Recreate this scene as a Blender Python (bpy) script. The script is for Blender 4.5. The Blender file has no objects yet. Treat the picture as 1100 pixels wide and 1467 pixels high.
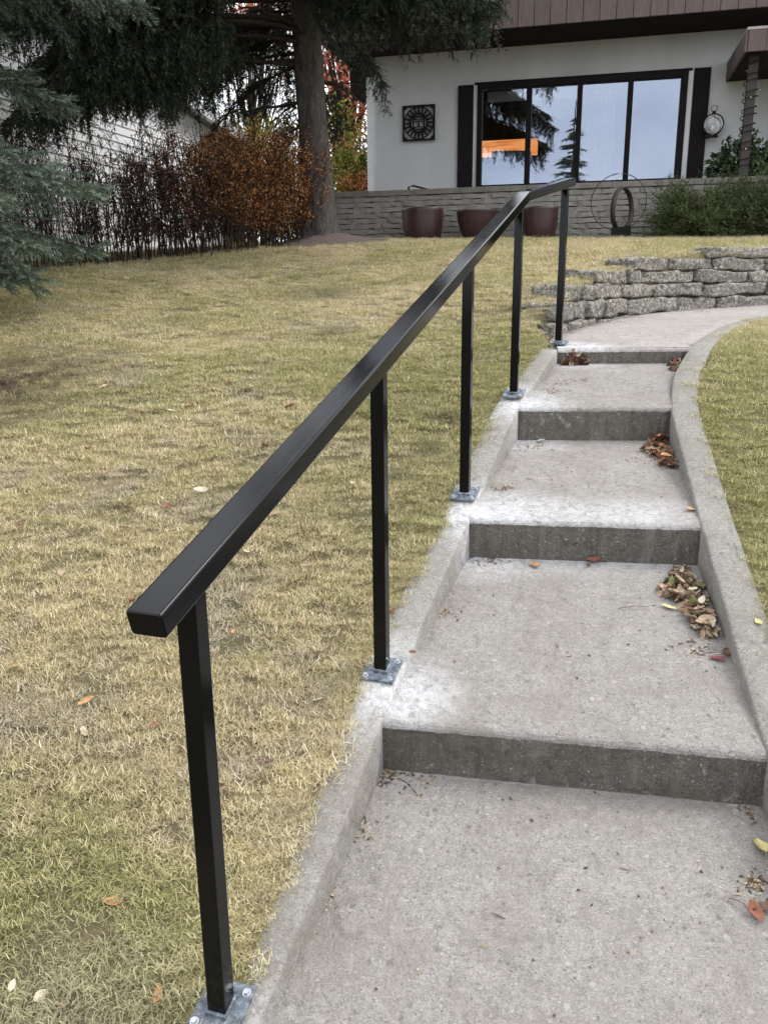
import bpy, bmesh, math, random
import numpy as np
from mathutils import Vector, Matrix, noise as mnoise

rnd = random.Random(11)
rng = np.random.default_rng(7)
scene = bpy.context.scene
COL = scene.collection

# ------------------------------------------------------------------ camera
cam_d = bpy.data.cameras.new('camera')
cam = bpy.data.objects.new('camera', cam_d)
COL.objects.link(cam)
cam_d.sensor_fit = 'VERTICAL'
cam_d.sensor_height = 24.0
cam_d.sensor_width = 18.0
cam_d.lens = 1186.0 / 1467.0 * 24.0
cam_d.clip_start = 0.05
cam_d.clip_end = 1000
cam.matrix_world = Matrix(((0.99994743, 0.01025353, 0, 0),
                           (-0.00267494, 0.26086591, -0.96537134, 0),
                           (-0.0098985, 0.96532059, 0.26087962, 0),
                           (0, 0, 0, 1)))
scene.camera = cam
# camera matrix columns are its axes
R_ = np.array(cam.matrix_world)[:3, :3]

# ------------------------------------------------------------------ world, sun, exposure
SUN_EL, SUN_AZ = math.radians(50), math.radians(72)
world = bpy.data.worlds.new('World')
scene.world = world
world.use_nodes = True
wt = world.node_tree
wt.nodes.clear()
wo = wt.nodes.new('ShaderNodeOutputWorld')
bg = wt.nodes.new('ShaderNodeBackground')
sky = wt.nodes.new('ShaderNodeTexSky')
sky.sky_type = 'NISHITA'
sky.sun_disc = False
sky.sun_elevation = SUN_EL
sky.sun_rotation = SUN_AZ
sky.dust_density = 3.0
tc = wt.nodes.new('ShaderNodeTexCoord')
mp = wt.nodes.new('ShaderNodeMapping')
mp.inputs['Scale'].default_value = (1, 1, 2.6)
cn = wt.nodes.new('ShaderNodeTexNoise')
cn.inputs['Scale'].default_value = 3.4
cn.inputs['Detail'].default_value = 5
cn.inputs['Distortion'].default_value = .4
cr = wt.nodes.new('ShaderNodeValToRGB')
cr.color_ramp.elements[0].position = .3
cr.color_ramp.elements[0].color = (7.6, 8.0, 9.0, 1)
cr.color_ramp.elements[1].position = .72
cr.color_ramp.elements[1].color = (13.4, 13.4, 13.5, 1)
mxw = wt.nodes.new('ShaderNodeMix')
mxw.data_type = 'RGBA'
mxw.inputs[0].default_value = .86
wt.links.new(tc.outputs['Generated'], mp.inputs['Vector'])
wt.links.new(mp.outputs['Vector'], cn.inputs['Vector'])
wt.links.new(cn.outputs['Fac'], cr.inputs['Fac'])
wt.links.new(sky.outputs['Color'], mxw.inputs[6])
wt.links.new(cr.outputs['Color'], mxw.inputs[7])
wt.links.new(mxw.outputs[2], bg.inputs['Color'])
bg.inputs['Strength'].default_value = 0.1
wt.links.new(bg.outputs[0], wo.inputs[0])

sun_d = bpy.data.lights.new('sun', 'SUN')
sun_d.energy = 1.25
sun_d.angle = math.radians(25)
sun_d.color = (1, .96, .9)
sun = bpy.data.objects.new('sun', sun_d)
COL.objects.link(sun)
dirv = Vector((math.sin(SUN_AZ) * math.cos(SUN_EL), math.cos(SUN_AZ) * math.cos(SUN_EL), math.sin(SUN_EL)))
sun.rotation_euler = dirv.to_track_quat('Z', 'Y').to_euler()
sun.location = (0, 0, 20)

scene.view_settings.view_transform = 'Standard'
scene.view_settings.look = 'None'
scene.view_settings.gamma = 1
scene.view_settings.use_curve_mapping = False
scene.view_settings.exposure = 1.08
scene.cycles.max_bounces = 6
scene.cycles.transparent_max_bounces = 8


# ------------------------------------------------------------------ node helpers
class NT:
    def __init__(s, name):
        s.m = bpy.data.materials.new(name)
        s.m.use_nodes = True
        s.t = s.m.node_tree
        s.t.nodes.clear()
        s.out = s.t.nodes.new('ShaderNodeOutputMaterial')
        s.b = s.t.nodes.new('ShaderNodeBsdfPrincipled')
        s.t.links.new(s.b.outputs[0], s.out.inputs[0])
        s.geo = s.t.nodes.new('ShaderNodeNewGeometry')
        s.tc = s.t.nodes.new('ShaderNodeTexCoord')
        s.P = s.geo.outputs['Position']
        s.O = s.tc.outputs['Object']

    def L(s, a, b):
        s.t.links.new(a, b)

    def node(s, typ, **kw):
        n = s.t.nodes.new(typ)
        for k, v in kw.items():
            setattr(n, k, v)
        return n

    def setin(s, sock, v):
        if isinstance(v, bpy.types.NodeSocket):
            s.L(v, sock)
        elif isinstance(v, (tuple, list)) and len(v) == 3 and sock.type == 'RGBA':
            sock.default_value = (*v, 1)
        else:
            sock.default_value = v

    def noise(s, vec, scale, detail=4, rough=.55, dist=0.0, out='Fac'):
        n = s.node('ShaderNodeTexNoise')
        s.L(vec, n.inputs['Vector'])
        n.inputs['Scale'].default_value = scale
        n.inputs['Detail'].default_value = detail
        n.inputs['Roughness'].default_value = rough
        n.inputs['Distortion'].default_value = dist
        return n.outputs[out]

    def voro(s, vec, scale, out='Distance', feature='F1'):
        n = s.node('ShaderNodeTexVoronoi', feature=feature)
        s.L(vec, n.inputs['Vector'])
        n.inputs['Scale'].default_value = scale
        return n.outputs[out]

    def mapping(s, vec, scale=(1, 1, 1), rot=(0, 0, 0), loc=(0, 0, 0)):
        n = s.node('ShaderNodeMapping')
        s.L(vec, n.inputs['Vector'])
        n.inputs['Scale'].default_value = scale
        n.inputs['Rotation'].default_value = rot
        n.inputs['Location'].default_value = loc
        return n.outputs[0]

    def ramp(s, v, stops):
        n = s.node('ShaderNodeValToRGB')
        e = n.color_ramp.elements
        while len(e) < len(stops):
            e.new(.5)
        for k, (p, c) in enumerate(stops):
            e[k].position = p
            e[k].color = (*c, 1) if len(c) == 3 else c
        s.L(v, n.inputs['Fac'])
        return n.outputs['Color']

    def rng(s, v, a, b, c=0., d=1.):
        n = s.node('ShaderNodeMapRange')
        s.setin(n.inputs[0], v)
        for k, q in zip((1, 2, 3, 4), (a, b, c, d)):
            n.inputs[k].default_value = q
        return n.outputs[0]

    def mix(s, f, a, b, blend='MIX'):
        n = s.node('ShaderNodeMix', data_type='RGBA', blend_type=blend)
        s.setin(n.inputs[0], f)
        s.setin(n.inputs[6], a)
        s.setin(n.inputs[7], b)
        return n.outputs[2]

    def math(s, op, a, b=None, c=None):
        n = s.node('ShaderNodeMath', operation=op)
        for k, v in enumerate((a, b, c)):
            if v is not None:
                s.setin(n.inputs[k], v)
        return n.outputs[0]

    def attr(s, name, out='Fac'):
        n = s.node('ShaderNodeAttribute', attribute_name=name)
        return n.outputs[out]

    def objrand(s):
        return s.node('ShaderNodeObjectInfo').outputs['Random']

    def near(s, x, y, r0, r1, z=None):
        """1 inside r0 of a place, 0 beyond r1 (in plan)"""
        n = s.node('ShaderNodeVectorMath', operation='DISTANCE')
        c = s.node('ShaderNodeVectorMath', operation='MULTIPLY')
        s.L(s.P, c.inputs[0])
        c.inputs[1].default_value = (1, 1, 0)
        s.L(c.outputs[0], n.inputs[0])
        n.inputs[1].default_value = (x, y, 0)
        return s.rng(n.outputs['Value'], r0, r1, 1, 0)

    def bump(s, h, strength=.4, dist=.01, prev=None):
        n = s.node('ShaderNodeBump')
        n.inputs['Strength'].default_value = strength
        n.inputs['Distance'].default_value = dist
        s.L(h, n.inputs['Height'])
        if prev is not None:
            s.L(prev, n.inputs['Normal'])
        s.L(n.outputs[0], s.b.inputs['Normal'])
        return n.outputs[0]

    def fin(s, col=None, rough=.8, metal=0., spec=None):
        if col is not None:
            s.setin(s.b.inputs['Base Color'], col)
        s.setin(s.b.inputs['Roughness'], rough)
        s.b.inputs['Metallic'].default_value = metal
        if spec is not None:
            s.b.inputs['Specular IOR Level'].default_value = spec
        return s.m


def M_plain(name, col, rough=.7, metal=0., var=.12, scale=6., bump=.0, bscale=60, spec=None):
    n = NT(name)
    f = n.noise(n.P, scale, 5)
    lo = tuple(c * (1 - var) for c in col)
    hi = tuple(min(1, c * (1 + var)) for c in col)
    c = n.ramp(f, [(.3, lo), (.7, hi)])
    if bump:
        n.bump(n.noise(n.P, bscale, 4), bump, .01)
    return n.fin(c, rough, metal, spec)


# ------------------------------------------------------------------ mesh helpers
def link(name, me, mat=None, parent=None, kind=None):
    o = bpy.data.objects.new(name, me)
    COL.objects.link(o)
    if mat is not None and me is not None:
        for m in (mat if isinstance(mat, (list, tuple)) else [mat]):
            me.materials.append(m)
    if parent is not None:
        o.parent = parent
    if kind:
        o['kind'] = kind
    return o


def tag(o, label=None, cat=None, group=None):
    if label: o['label'] = label
    if cat: o['category'] = cat
    if group: o['group'] = group
    return o


def thing(name, label, cat, loc=(0, 0, 0), rotz=0., group=None):
    o = bpy.data.objects.new(name, None)
    o.empty_display_size = .1
    COL.objects.link(o)
    o.location = loc
    o.rotation_euler = (0, 0, rotz)
    return tag(o, label, cat, group)


def np_mesh(name, V, F, smooth=False, attrs=None, mati=None):
    """V (n,3), F (m,k) all the same k, or list of such arrays"""
    me = bpy.data.meshes.new(name)
    Fs = F if isinstance(F, list) else [F]
    Fs = [np.asarray(f, dtype=np.int32) for f in Fs if len(f)]
    V = np.asarray(V, dtype=np.float32)
    me.vertices.add(len(V))
    me.vertices.foreach_set('co', V.ravel())
    tot = sum(f.size for f in Fs)
    npoly = sum(len(f) for f in Fs)
    me.loops.add(tot)
    me.loops.foreach_set('vertex_index', np.concatenate([f.ravel() for f in Fs]))
    me.polygons.add(npoly)
    sizes = np.concatenate([np.full(len(f), f.shape[1], dtype=np.int32) for f in Fs])
    starts = np.concatenate([[0], np.cumsum(sizes)[:-1]]).astype(np.int32)
    me.polygons.foreach_set('loop_start', starts)
    if smooth:
        me.polygons.foreach_set('use_smooth', np.ones(npoly, dtype=bool))
    if mati is not None:
        me.polygons.foreach_set('material_index', np.asarray(mati, dtype=np.int32))
    if attrs:
        for k, a in attrs.items():
            at = me.attributes.new(k, 'FLOAT', 'POINT')
            at.data.foreach_set('value', np.asarray(a, dtype=np.float32))
    me.update(calc_edges=True)
    me.validate()
    return me


def bm_mesh(name, bm, smooth=False):
    me = bpy.data.meshes.new(name)
    bmesh.ops.recalc_face_normals(bm, faces=bm.faces)
    bm.to_mesh(me)
    bm.free()
    if smooth:
        for p in me.polygons: p.use_smooth = True
    return me


def box_bm(bm, c, s, rot=None, bevel=0.):
    """box centre c, full size s"""
    r = bmesh.ops.create_cube(bm, size=1)
    vs = r['verts']
    mat = Matrix.Translation(Vector(c)) @ (rot.to_4x4() if rot else Matrix()) @ Matrix.Diagonal((*s, 1))
    bmesh.ops.transform(bm, matrix=mat, verts=vs)
    if bevel:
        es = list({e for v in vs for e in v.link_edges})
        bmesh.ops.bevel(bm, geom=es, offset=bevel, segments=2, affect='EDGES', profile=.6)
    return bm


def box(name, c, s, mat, parent=None, rot=None, bevel=0., kind=None):
    bm = bmesh.new()
    box_bm(bm, c, s, rot, bevel)
    return link(name, bm_mesh(name, bm), mat, parent, kind)


def boxr(name, lo, hi, mat, parent=None, bevel=0.):
    c = [(a + b) / 2 for a, b in zip(lo, hi)]
    s = [b - a for a, b in zip(lo, hi)]
    return box(name, c, s, mat, parent, None, bevel)


def prism_bm(bm, pts, h0, h1, axis=2):
    """polygon pts (a,b) extruded along axis from h0 to h1"""
    def mk(p, h):
        v = list(p)
        v.insert(axis, h)
        return bm.verts.new(v)
    a = [mk(p, h0) for p in pts]
    b = [mk(p, h1) for p in pts]
    n = len(pts)
    bm.faces.new(a)
    bm.faces.new(b[::-1])
    for i in range(n):
        j = (i + 1) % n
        bm.faces.new((a[i], a[j], b[j], b[i]))
    return bm


def tubes_np(polys, sides=5):
    """polys: list of (points (k,3), radii (k)) -> V, F(quads)"""
    Vs, Fs, base = [], [], 0
    ang = np.linspace(0, 2 * np.pi, sides, endpoint=False)
    ca, sa = np.cos(ang), np.sin(ang)
    for P, Rr in polys:
        P = np.asarray(P, float)
        k = len(P)
        T = np.gradient(P, axis=0)
        T /= (np.linalg.norm(T, axis=1, keepdims=True) + 1e-9)
        ref = np.array([0, 0, 1.]) if abs(T[0, 2]) < .8 else np.array([1., 0, 0])
        A = np.cross(T, ref); A /= (np.linalg.norm(A, axis=1, keepdims=True) + 1e-9)
        B = np.cross(T, A)
        Rr = np.asarray(Rr, float)[:, None, None]
        ring = P[:, None, :] + Rr * (A[:, None, :] * ca[None, :, None] + B[:, None, :] * sa[None, :, None])
        Vs.append(ring.reshape(-1, 3))
        i = np.arange(k - 1)[:, None] * sides
        j = np.arange(sides)[None, :]
        j2 = (j + 1) % sides
        q = np.stack([i + j, i + j2, i + sides + j2, i + sides + j], -1).reshape(-1, 4) + base
        Fs.append(q)
        base += k * sides
    return np.concatenate(Vs), np.concatenate(Fs)


def lathe_mesh(name, prof, seg=40, smooth=True):
    V, F = [], []
    for r, z in prof:
        for k in range(seg):
            a = 2 * math.pi * k / seg
            V.append((r * math.cos(a), r * math.sin(a), z))
    for i in range(len(prof) - 1):
        for k in range(seg):
            k2 = (k + 1) % seg
            F.append((i * seg + k, i * seg + k2, (i + 1) * seg + k2, (i + 1) * seg + k))
    return np_mesh(name, V, np.array(F), smooth)


# ------------------------------------------------------------------ materials
def concrete(name, base, warm, riser=False, dust=()):
    n = NT(name)
    big = n.noise(n.P, 1.7, 5, .6)
    med = n.noise(n.P, 14, 5, .65)
    fine = n.noise(n.P, 170, 3, .7)
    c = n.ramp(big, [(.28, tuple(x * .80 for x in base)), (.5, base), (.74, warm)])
    c = n.mix(n.rng(med, .35, .7), c, tuple(x * .84 for x in base))
    c = n.mix(n.rng(fine, .40, .66, 0, .75), c, tuple(x * .56 for x in base))
    gn = n.noise(n.P, 420, 2, .6)
    c = n.mix(n.rng(gn, .50, .66, 0, .5), c, tuple(min(1, x * 1.5) for x in base))
    # aggregate pebbles showing through
    vs = n.node('ShaderNodeTexVoronoi')
    n.L(n.P, vs.inputs['Vector'])
    vs.inputs['Scale'].default_value = 110 if not riser else 80
    sel = n.node('ShaderNodeSeparateColor')
    n.L(vs.outputs['Color'], sel.inputs[0])
    dot = n.rng(vs.outputs['Distance'], .20, .30, 1, 0)
    th = .86 if not riser else .74
    peb = n.math('MULTIPLY', n.rng(n.math('MULTIPLY', vs.outputs['Distance'], n.math('ADD', .7, n.math('MULTIPLY', sel.outputs[2], 2.0))), .20, .34, 1, 0), n.rng(sel.outputs[0], th, th + .01))
    pebc = n.ramp(sel.outputs[1], [(0, (.05, .045, .04)), (.35, (.16, .13, .11)), (.6, (.40, .38, .34)), (1, (.55, .53, .49))])
    c = n.mix(n.math('MULTIPLY', peb, .55 if not riser else .7), c, pebc)
    g2 = n.noise(n.P, 52, 8, .9, .4)
    c = n.mix(n.rng(g2, .34, .49, .80, 0), c, tuple(x * .45 for x in base))
    c = n.mix(n.rng(g2, .53, .66, 0, .65), c, tuple(min(1, x * 1.55) for x in base))
    for vsc, lo_, hi_, am in ((230, .20, .80, .8), (115, .10, .90, .75), (48, .05, .965, .7)):
        vg = n.node('ShaderNodeTexVoronoi'); n.L(n.P, vg.inputs['Vector']); vg.inputs['Scale'].default_value = vsc
        sg = n.node('ShaderNodeSeparateColor'); n.L(vg.outputs['Color'], sg.inputs[0])
        dd = n.rng(n.math('ADD', vg.outputs['Distance'], n.math('MULTIPLY', n.noise(n.P, vsc * 2.2, 2), .25)), .34, .55, 1, 0)
        c = n.mix(n.math('MULTIPLY', n.math('MULTIPLY', n.rng(sg.outputs[0], lo_ + .02, lo_ - .02), dd), am), c, tuple(x * .38 for x in base))
        c = n.mix(n.math('MULTIPLY', n.math('MULTIPLY', n.rng(sg.outputs[0], hi_ - .02, hi_ + .02), dd), am * .8), c, tuple(min(.7, x * (1.55 if not riser else 2.6)) for x in base))
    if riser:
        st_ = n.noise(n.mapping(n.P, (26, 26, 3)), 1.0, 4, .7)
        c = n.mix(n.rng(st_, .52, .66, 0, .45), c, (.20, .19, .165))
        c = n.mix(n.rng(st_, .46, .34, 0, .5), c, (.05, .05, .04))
    # pale scratches and scuffs
    sc = n.noise(n.mapping(n.P, (5, 26, 5), (0, 0, .5)), 2.2, 5, .7, 1.2)
    c = n.mix(n.rng(sc, .62, .72, 0, .34), c, (.58, .56, .54))
    # broad water stains and wear
    wst = n.noise(n.mapping(n.P, (1, 1, 1), (0, 0, .3), (3.1, 1.7, 0)), 3.1, 7, .72, 1.4)
    c = n.mix(n.rng(wst, .46, .60, 0, .45), c, tuple(x * q for x, q in zip(base, (.66, .63, .59))))
    c = n.mix(n.rng(wst, .40, .28, 0, .40), c, tuple(min(1, x * 1.25) for x in base))
    # dark dirt blotches
    dk = n.noise(n.P, 6.5, 6, .7, .6)
    c = n.mix(n.rng(dk, .60, .74, 0, .45), c, tuple(x * .48 for x in base))
    if dust:
        brk = n.rng(n.noise(n.P, 30, 9, .85, .8), .38, .56)
        for (x, y, r0, r1, a) in dust:
            d = n.math('MULTIPLY', n.near(x, y, r0, r1), brk)
            c = n.mix(n.math('MULTIPLY', d, a * .85), c, (.64, .65, .67))
    h = n.math('ADD', n.math('MULTIPLY', n.noise(n.P, 120, 5, .7), 1.0), n.math('MULTIPLY', peb, .5))
    pits = n.rng(n.voro(n.P, 34), .0, .16, 0, 1)
    psel = n.rng(n.noise(n.P, 9, 2), .5, .62)
    h2 = n.math('ADD', h, n.math('MULTIPLY', n.math('MULTIPLY', pits, psel), .9))
    b1 = n.bump(h2, .9 if riser else .8, .008)
    n.bump(n.noise(n.P, 9, 3), .25, .02, b1)
    return n.fin(c, .88, 0, .3)


POSTS = [(-.322, 1.290, -1.336), (-.023, 2.244, -1.091), (.312, 3.203, -.795), (.646, 4.093, -.508), (1.050, 5.028, -.325)]
DUST = [(-.02, 2.2, .04, .26, .95), (.31, 3.10, .06, .30, .95), (.55, 3.10, .02, .26, .75), (.80, 3.05, .02, .26, .6), (1.02, 3.03, .02, .24, .55),
        (.66, 4.04, .06, .30, .95), (1.06, 5.0, .08, .30, .9), (1.25, 4.95, .02, .22, .6), (-.33, 1.25, .02, .16, .5), (.10, 2.16, .02, .17, .5)]
MAT = {}
MAT['tread'] = concrete('concrete_tread', (.298, .281, .258), (.345, .323, .296), dust=DUST)
MAT['curb'] = concrete('concrete_curb', (.285, .272, .245), (.335, .318, .285), dust=DUST)
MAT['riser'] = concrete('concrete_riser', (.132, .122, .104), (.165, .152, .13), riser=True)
MAT['landing'] = concrete('concrete_landing', (.37, .345, .322), (.42, .39, .365), dust=DUST)

n = NT('black_powder_coat')
sp = n.noise(n.P, 900, 2)
c = n.mix(n.rng(n.noise(n.P, 30, 5, .7), .62, .8, 0, .35), (.0025, .0028, .0035), (.007, .007, .008))
n.bump(sp, .05, .001)
MAT['black'] = n.fin(c, n.rng(n.noise(n.P, 4, 4), .3, .7, .06, .12), 0, .20)
n = NT('plate_metal')
c = n.ramp(n.noise(n.P, 45, 5, .75), [(.34, (.05, .056, .068)), (.52, (.15, .175, .21)), (.72, (.40, .44, .50))])
n.bump(n.noise(n.P, 200, 3), .2, .002)
MAT['plate'] = n.fin(c, .4, .3)
MAT['bolt'] = M_plain('zinc_bolt', (.55, .57, .6), .35, .9)

n = NT('grass_blades')
r1 = n.attr('rnd')
tip = n.attr('tip')
ob = n.objrand()
big = n.noise(n.P, .85, 4, .6, .5)
med = n.noise(n.P, 4.2, 4, .65)
straw = n.ramp(r1, [(0, (.29, .225, .115)), (.3, (.50, .42, .225)), (.65, (.70, .61, .37)), (1, (.88, .82, .64))])
green = n.ramp(r1, [(0, (.09, .12, .03)), (.4, (.23, .24, .08)), (.75, (.45, .43, .19)), (1, (.68, .63, .32))])
gf = n.math('ADD', n.math('MULTIPLY', n.rng(big, .36, .68), .75), n.math('MULTIPLY', n.rng(med, .38, .68), .5))
gf = n.math('ADD', gf, n.math('MULTIPLY', n.near(-.72, 1.42, .2, .62), .85))
gf = n.math('ADD', gf, n.math('MULTIPLY', n.near(.35, 4.6, .2, 1.2), .55))
gf = n.math('ADD', gf, n.math('MULTIPLY', n.near(-3.2, 5.5, .2, 1.5), .3))
gf = n.math('ADD', gf, n.math('MULTIPLY', n.near(2.4, 3.0, 1.2, 3.0), .45))
gf = n.math('SUBTRACT', gf, n.math('MULTIPLY', n.near(-.6, 2.3, .3, 1.3), .5))
gf = n.math('SUBTRACT', gf, .10)
gf = n.math('ADD', gf, n.math('MULTIPLY', n.math('SUBTRACT', ob, .5), .7))
grey = n.ramp(r1, [(0, (.24, .20, .15)), (.5, (.46, .40, .32)), (1, (.70, .64, .54))])
straw = n.mix(n.rng(n.noise(n.P, 2.3, 4, .6), .52, .64, 0, .7), straw, grey)
c = n.mix(n.rng(gf, .1, .95, 0, .95), straw, green)
c = n.mix(n.math('MULTIPLY', n.near(-2.25, 4.7, .2, .95), n.rng(n.noise(n.P, 7, 5, .7), .36, .56)), c, (.085, .058, .048))
c = n.mix(n.math('MULTIPLY', n.near(-.62, 1.22, .0, .32), .6), c, (.42, .39, .33))
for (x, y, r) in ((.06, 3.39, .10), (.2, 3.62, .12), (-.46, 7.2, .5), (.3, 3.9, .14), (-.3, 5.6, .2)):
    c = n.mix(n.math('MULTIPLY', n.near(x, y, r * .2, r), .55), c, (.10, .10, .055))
c = n.mix(n.math('MULTIPLY', tip, .25), c, (.55, .47, .28))
MAT['grass'] = n.fin(c, .75, 0, .2)
tr = n.node('ShaderNodeBsdfTranslucent'); n.L(c, tr.inputs[0])
ms = n.node('ShaderNodeMixShader'); ms.inputs[0].default_value = .32
n.L(n.b.outputs[0], ms.inputs[1]); n.L(tr.outputs[0], ms.inputs[2]); n.L(ms.outputs[0], n.out.inputs[0])

n = NT('lawn_thatch')
a = n.noise(n.P, 130, 9, .85, 1.2)
c = n.ramp(a, [(.36, (.14, .11, .06)), (.5, (.34, .28, .15)), (.7, (.46, .39, .24))])
g = n.rng(n.noise(n.P, 1.2, 5), .4, .65, 0, .5)
c = n.mix(g, c, (.09, .10, .035))
n.bump(a, 1.0, .03)
MAT['thatch'] = n.fin(c, .95)
MAT['ground'] = M_plain('ground_soil', (.12, .11, .06), .95, var=.3, scale=2)
n = NT('mound_soil')
c = n.ramp(n.noise(n.P, 30, 6, .8), [(.3, (.05, .035, .028)), (.6, (.13, .10, .085)), (.8, (.24, .2, .17))])
n.bump(n.noise(n.P, 40, 5), .8, .02)
MAT['soil'] = n.fin(c, .95)

n = NT('limestone')
o2 = n.mapping(n.P, (1, 1, 1.3))
a = n.noise(o2, 34, 8, .85, .8)
b_ = n.noise(o2, 7, 5, .7)
c = n.ramp(a, [(.40, (.025, .023, .02)), (.48, (.15, .14, .12)), (.55, (.34, .32, .28)), (.63, (.74, .71, .63))])
c = n.mix(n.rng(b_, .5, .75, 0, .4), c, (.14, .13, .095))
c = n.mix(n.math('MULTIPLY', n.objrand(), .22), c, (.26, .25, .22))
b1 = n.bump(n.noise(o2, 60, 6, .8), .9, .012)
n.bump(n.noise(o2, 12, 4), .7, .03, b1)
MAT['lime'] = n.fin(c, .92, 0, .2)

n = NT('grey_stone_block')
a = n.noise(n.P, 22, 6, .75)
rr = n.objrand()
c = n.ramp(a, [(.3, (.185, .175, .16)), (.55, (.27, .255, .235)), (.75, (.38, .365, .34))])
c = n.mix(n.rng(rr, 0, 1, 0, .4), c, (.25, .235, .21))
n.bump(n.noise(n.P, 45, 5, .75), .7, .015)
MAT['block'] = n.fin(c, .9, 0, .2)
MAT['mortar'] = M_plain('dark_joint_mortar', (.055, .05, .045), .95, var=.2, scale=20)  # dark mortar backing that shows in the joints between the blocks
MAT['cap'] = M_plain('cap_concrete', (.17, .16, .14), .85, var=.25, scale=8, bump=.3)

n = NT('stucco')
a = n.noise(n.P, 110, 5, .7)
c = n.ramp(n.noise(n.mapping(n.P, (1, 1, .35)), 1.2, 6, .65), [(.3, (.46, .475, .485)), (.7, (.55, .56, .565))])
n.bump(a, .6, .012)
MAT['stucco'] = n.fin(c, .92, 0, .2)
n = NT('brown_board')
c = n.ramp(n.noise(n.mapping(n.P, (14, 14, 1.2)), 4, 5, .6), [(.3, (.085, .062, .055)), (.7, (.14, .108, .098))])
c = n.mix(n.math('MULTIPLY', n.objrand(), .35), c, (.075, .058, .052))
n.bump(n.noise(n.mapping(n.P, (40, 40, 2)), 5, 4), .25, .004)
MAT['board'] = n.fin(c, .75)
MAT['soffit'] = M_plain('dark_soffit', (.022, .016, .015), .8, var=.2, spec=.1)
MAT['frame'] = M_plain('dark_brown_frame', (.008, .006, .006), .6, var=.25, spec=.12)
MAT['shutter'] = M_plain('dark_shutter_paint', (.011, .008, .009), .7, var=.2, scale=12, spec=.12)
MAT['white'] = M_plain('white_trim_paint', (.70, .71, .72), .6, var=.06)
MAT['darkpost'] = M_plain('dark_porch_post', (.035, .028, .025), .7, var=.2)
MAT['wire'] = M_plain('dark_wire', (.008, .008, .008), .6, spec=.15)
MAT['rust'] = M_plain('dark_rusted_steel', (.05, .036, .03), .6, .3, var=.35, scale=18, bump=.2)
MAT['roofing'] = M_plain('asphalt_roofing', (.08, .075, .07), .9, var=.3, scale=40, bump=.4)
n = NT('burgundy_glaze')
c = n.ramp(n.noise(n.mapping(n.P, (6, 6, 2)), 3, 6, .7), [(.3, (.028, .012, .014)), (.6, (.050, .022, .024)), (.8, (.085, .045, .045))])
MAT['glaze'] = n.fin(c, .38, 0, .5)

# thin coated window glass: mirror of the sky over a dark room
n = NT('window_glass')
gl = n.node('ShaderNodeBsdfGlossy'); gl.inputs['Roughness'].default_value = .004
gl.inputs['Color'].default_value = (.70, .79, .96, 1)
n.bump(n.noise(n.P, 1.6, 2), .03, .02)
bnode = [q for q in n.t.nodes if q.bl_idname == 'ShaderNodeBump'][0]
n.L(bnode.outputs[0], gl.inputs['Normal'])
tp = n.node('ShaderNodeBsdfTransparent'); tp.inputs[0].default_value = (.82, .82, .82, 1)
fr = n.node('ShaderNodeFresnel'); fr.inputs[0].default_value = 1.5
ms = n.node('ShaderNodeMixShader')
n.L(n.math('ADD', n.math('MULTIPLY', fr.outputs[0], .9), .20), ms.inputs[0])
n.L(tp.outputs[0], ms.inputs[1]); n.L(gl.outputs[0], ms.inputs[2]); n.L(ms.outputs[0], n.out.inputs[0])
MAT['glass'] = n.m
n = NT('lamp_glass')
n.b.inputs['Transmission Weight'].default_value = .85
MAT['lglass'] = n.fin((.9, .9, .9), .08)


def M_emit(name, col, st):
    n = NT(name)
    n.b.inputs['Emission Color'].default_value = (*col, 1)
    n.b.inputs['Emission Strength'].default_value = st
    return n.fin(col, .6)


n = NT('orange_lit_shade')
lv = n.noise(n.mapping(n.O, (1.5, 1, 14)), 1.2, 4, .6)
n.L(n.ramp(lv, [(.3, (.45, .11, .02)), (.5, (1, .36, .10)), (.7, (1, .55, .25))]), n.b.inputs['Emission Color'])
n.b.inputs['Emission Strength'].default_value = .85
MAT['orange'] = n.fin((.8, .4, .2), .6)

n = NT('white_siding')
c = n.ramp(n.noise(n.P, 1.5, 4), [(.3, (.80, .81, .84)), (.7, (.87, .88, .90))])
MAT['siding'] = n.fin(c, .55)


def bark(name, a, b, sx=14):
    n = NT(name)
    v = n.mapping(n.P, (sx, sx, sx * .22))
    f = n.noise(v, 1.6, 6, .75, .6)
    c = n.ramp(f, [(.35, a), (.62, b)])
    c = n.mix(n.rng(n.noise(n.P, 30, 4), .6, .75, 0, .5), c, tuple(x * 1.6 for x in b))
    n.bump(f, 1.0, .03)
    return n.fin(c, .95, 0, .15)


MAT['bark'] = bark('spruce_bark', (.035, .032, .030), (.115, .105, .097))
MAT['limb'] = bark('dead_limb_bark', (.03, .022, .018), (.085, .066, .055), 40)
MAT['stem'] = bark('hedge_stem_bark', (.030, .022, .018), (.085, .062, .05), 60)


def needle_mat(name, dark, mid, light, browny=None):
    n = NT(name)
    r = n.attr('rnd'); t = n.attr('tip')
    big = n.noise(n.P, 1.4, 3)
    f = n.math('ADD', n.math('MULTIPLY', r, .55), n.math('MULTIPLY', big, .5))
    c = n.ramp(f, [(.2, dark), (.5, mid), (.85, light)])
    c = n.mix(n.math('MULTIPLY', t, .45), c, light)
    if browny:
        c = n.mix(n.rng(n.noise(n.P, 2.2, 3), .54, .7, 0, .6), c, browny)
    return n.fin(c, .65, 0, .25)


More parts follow.
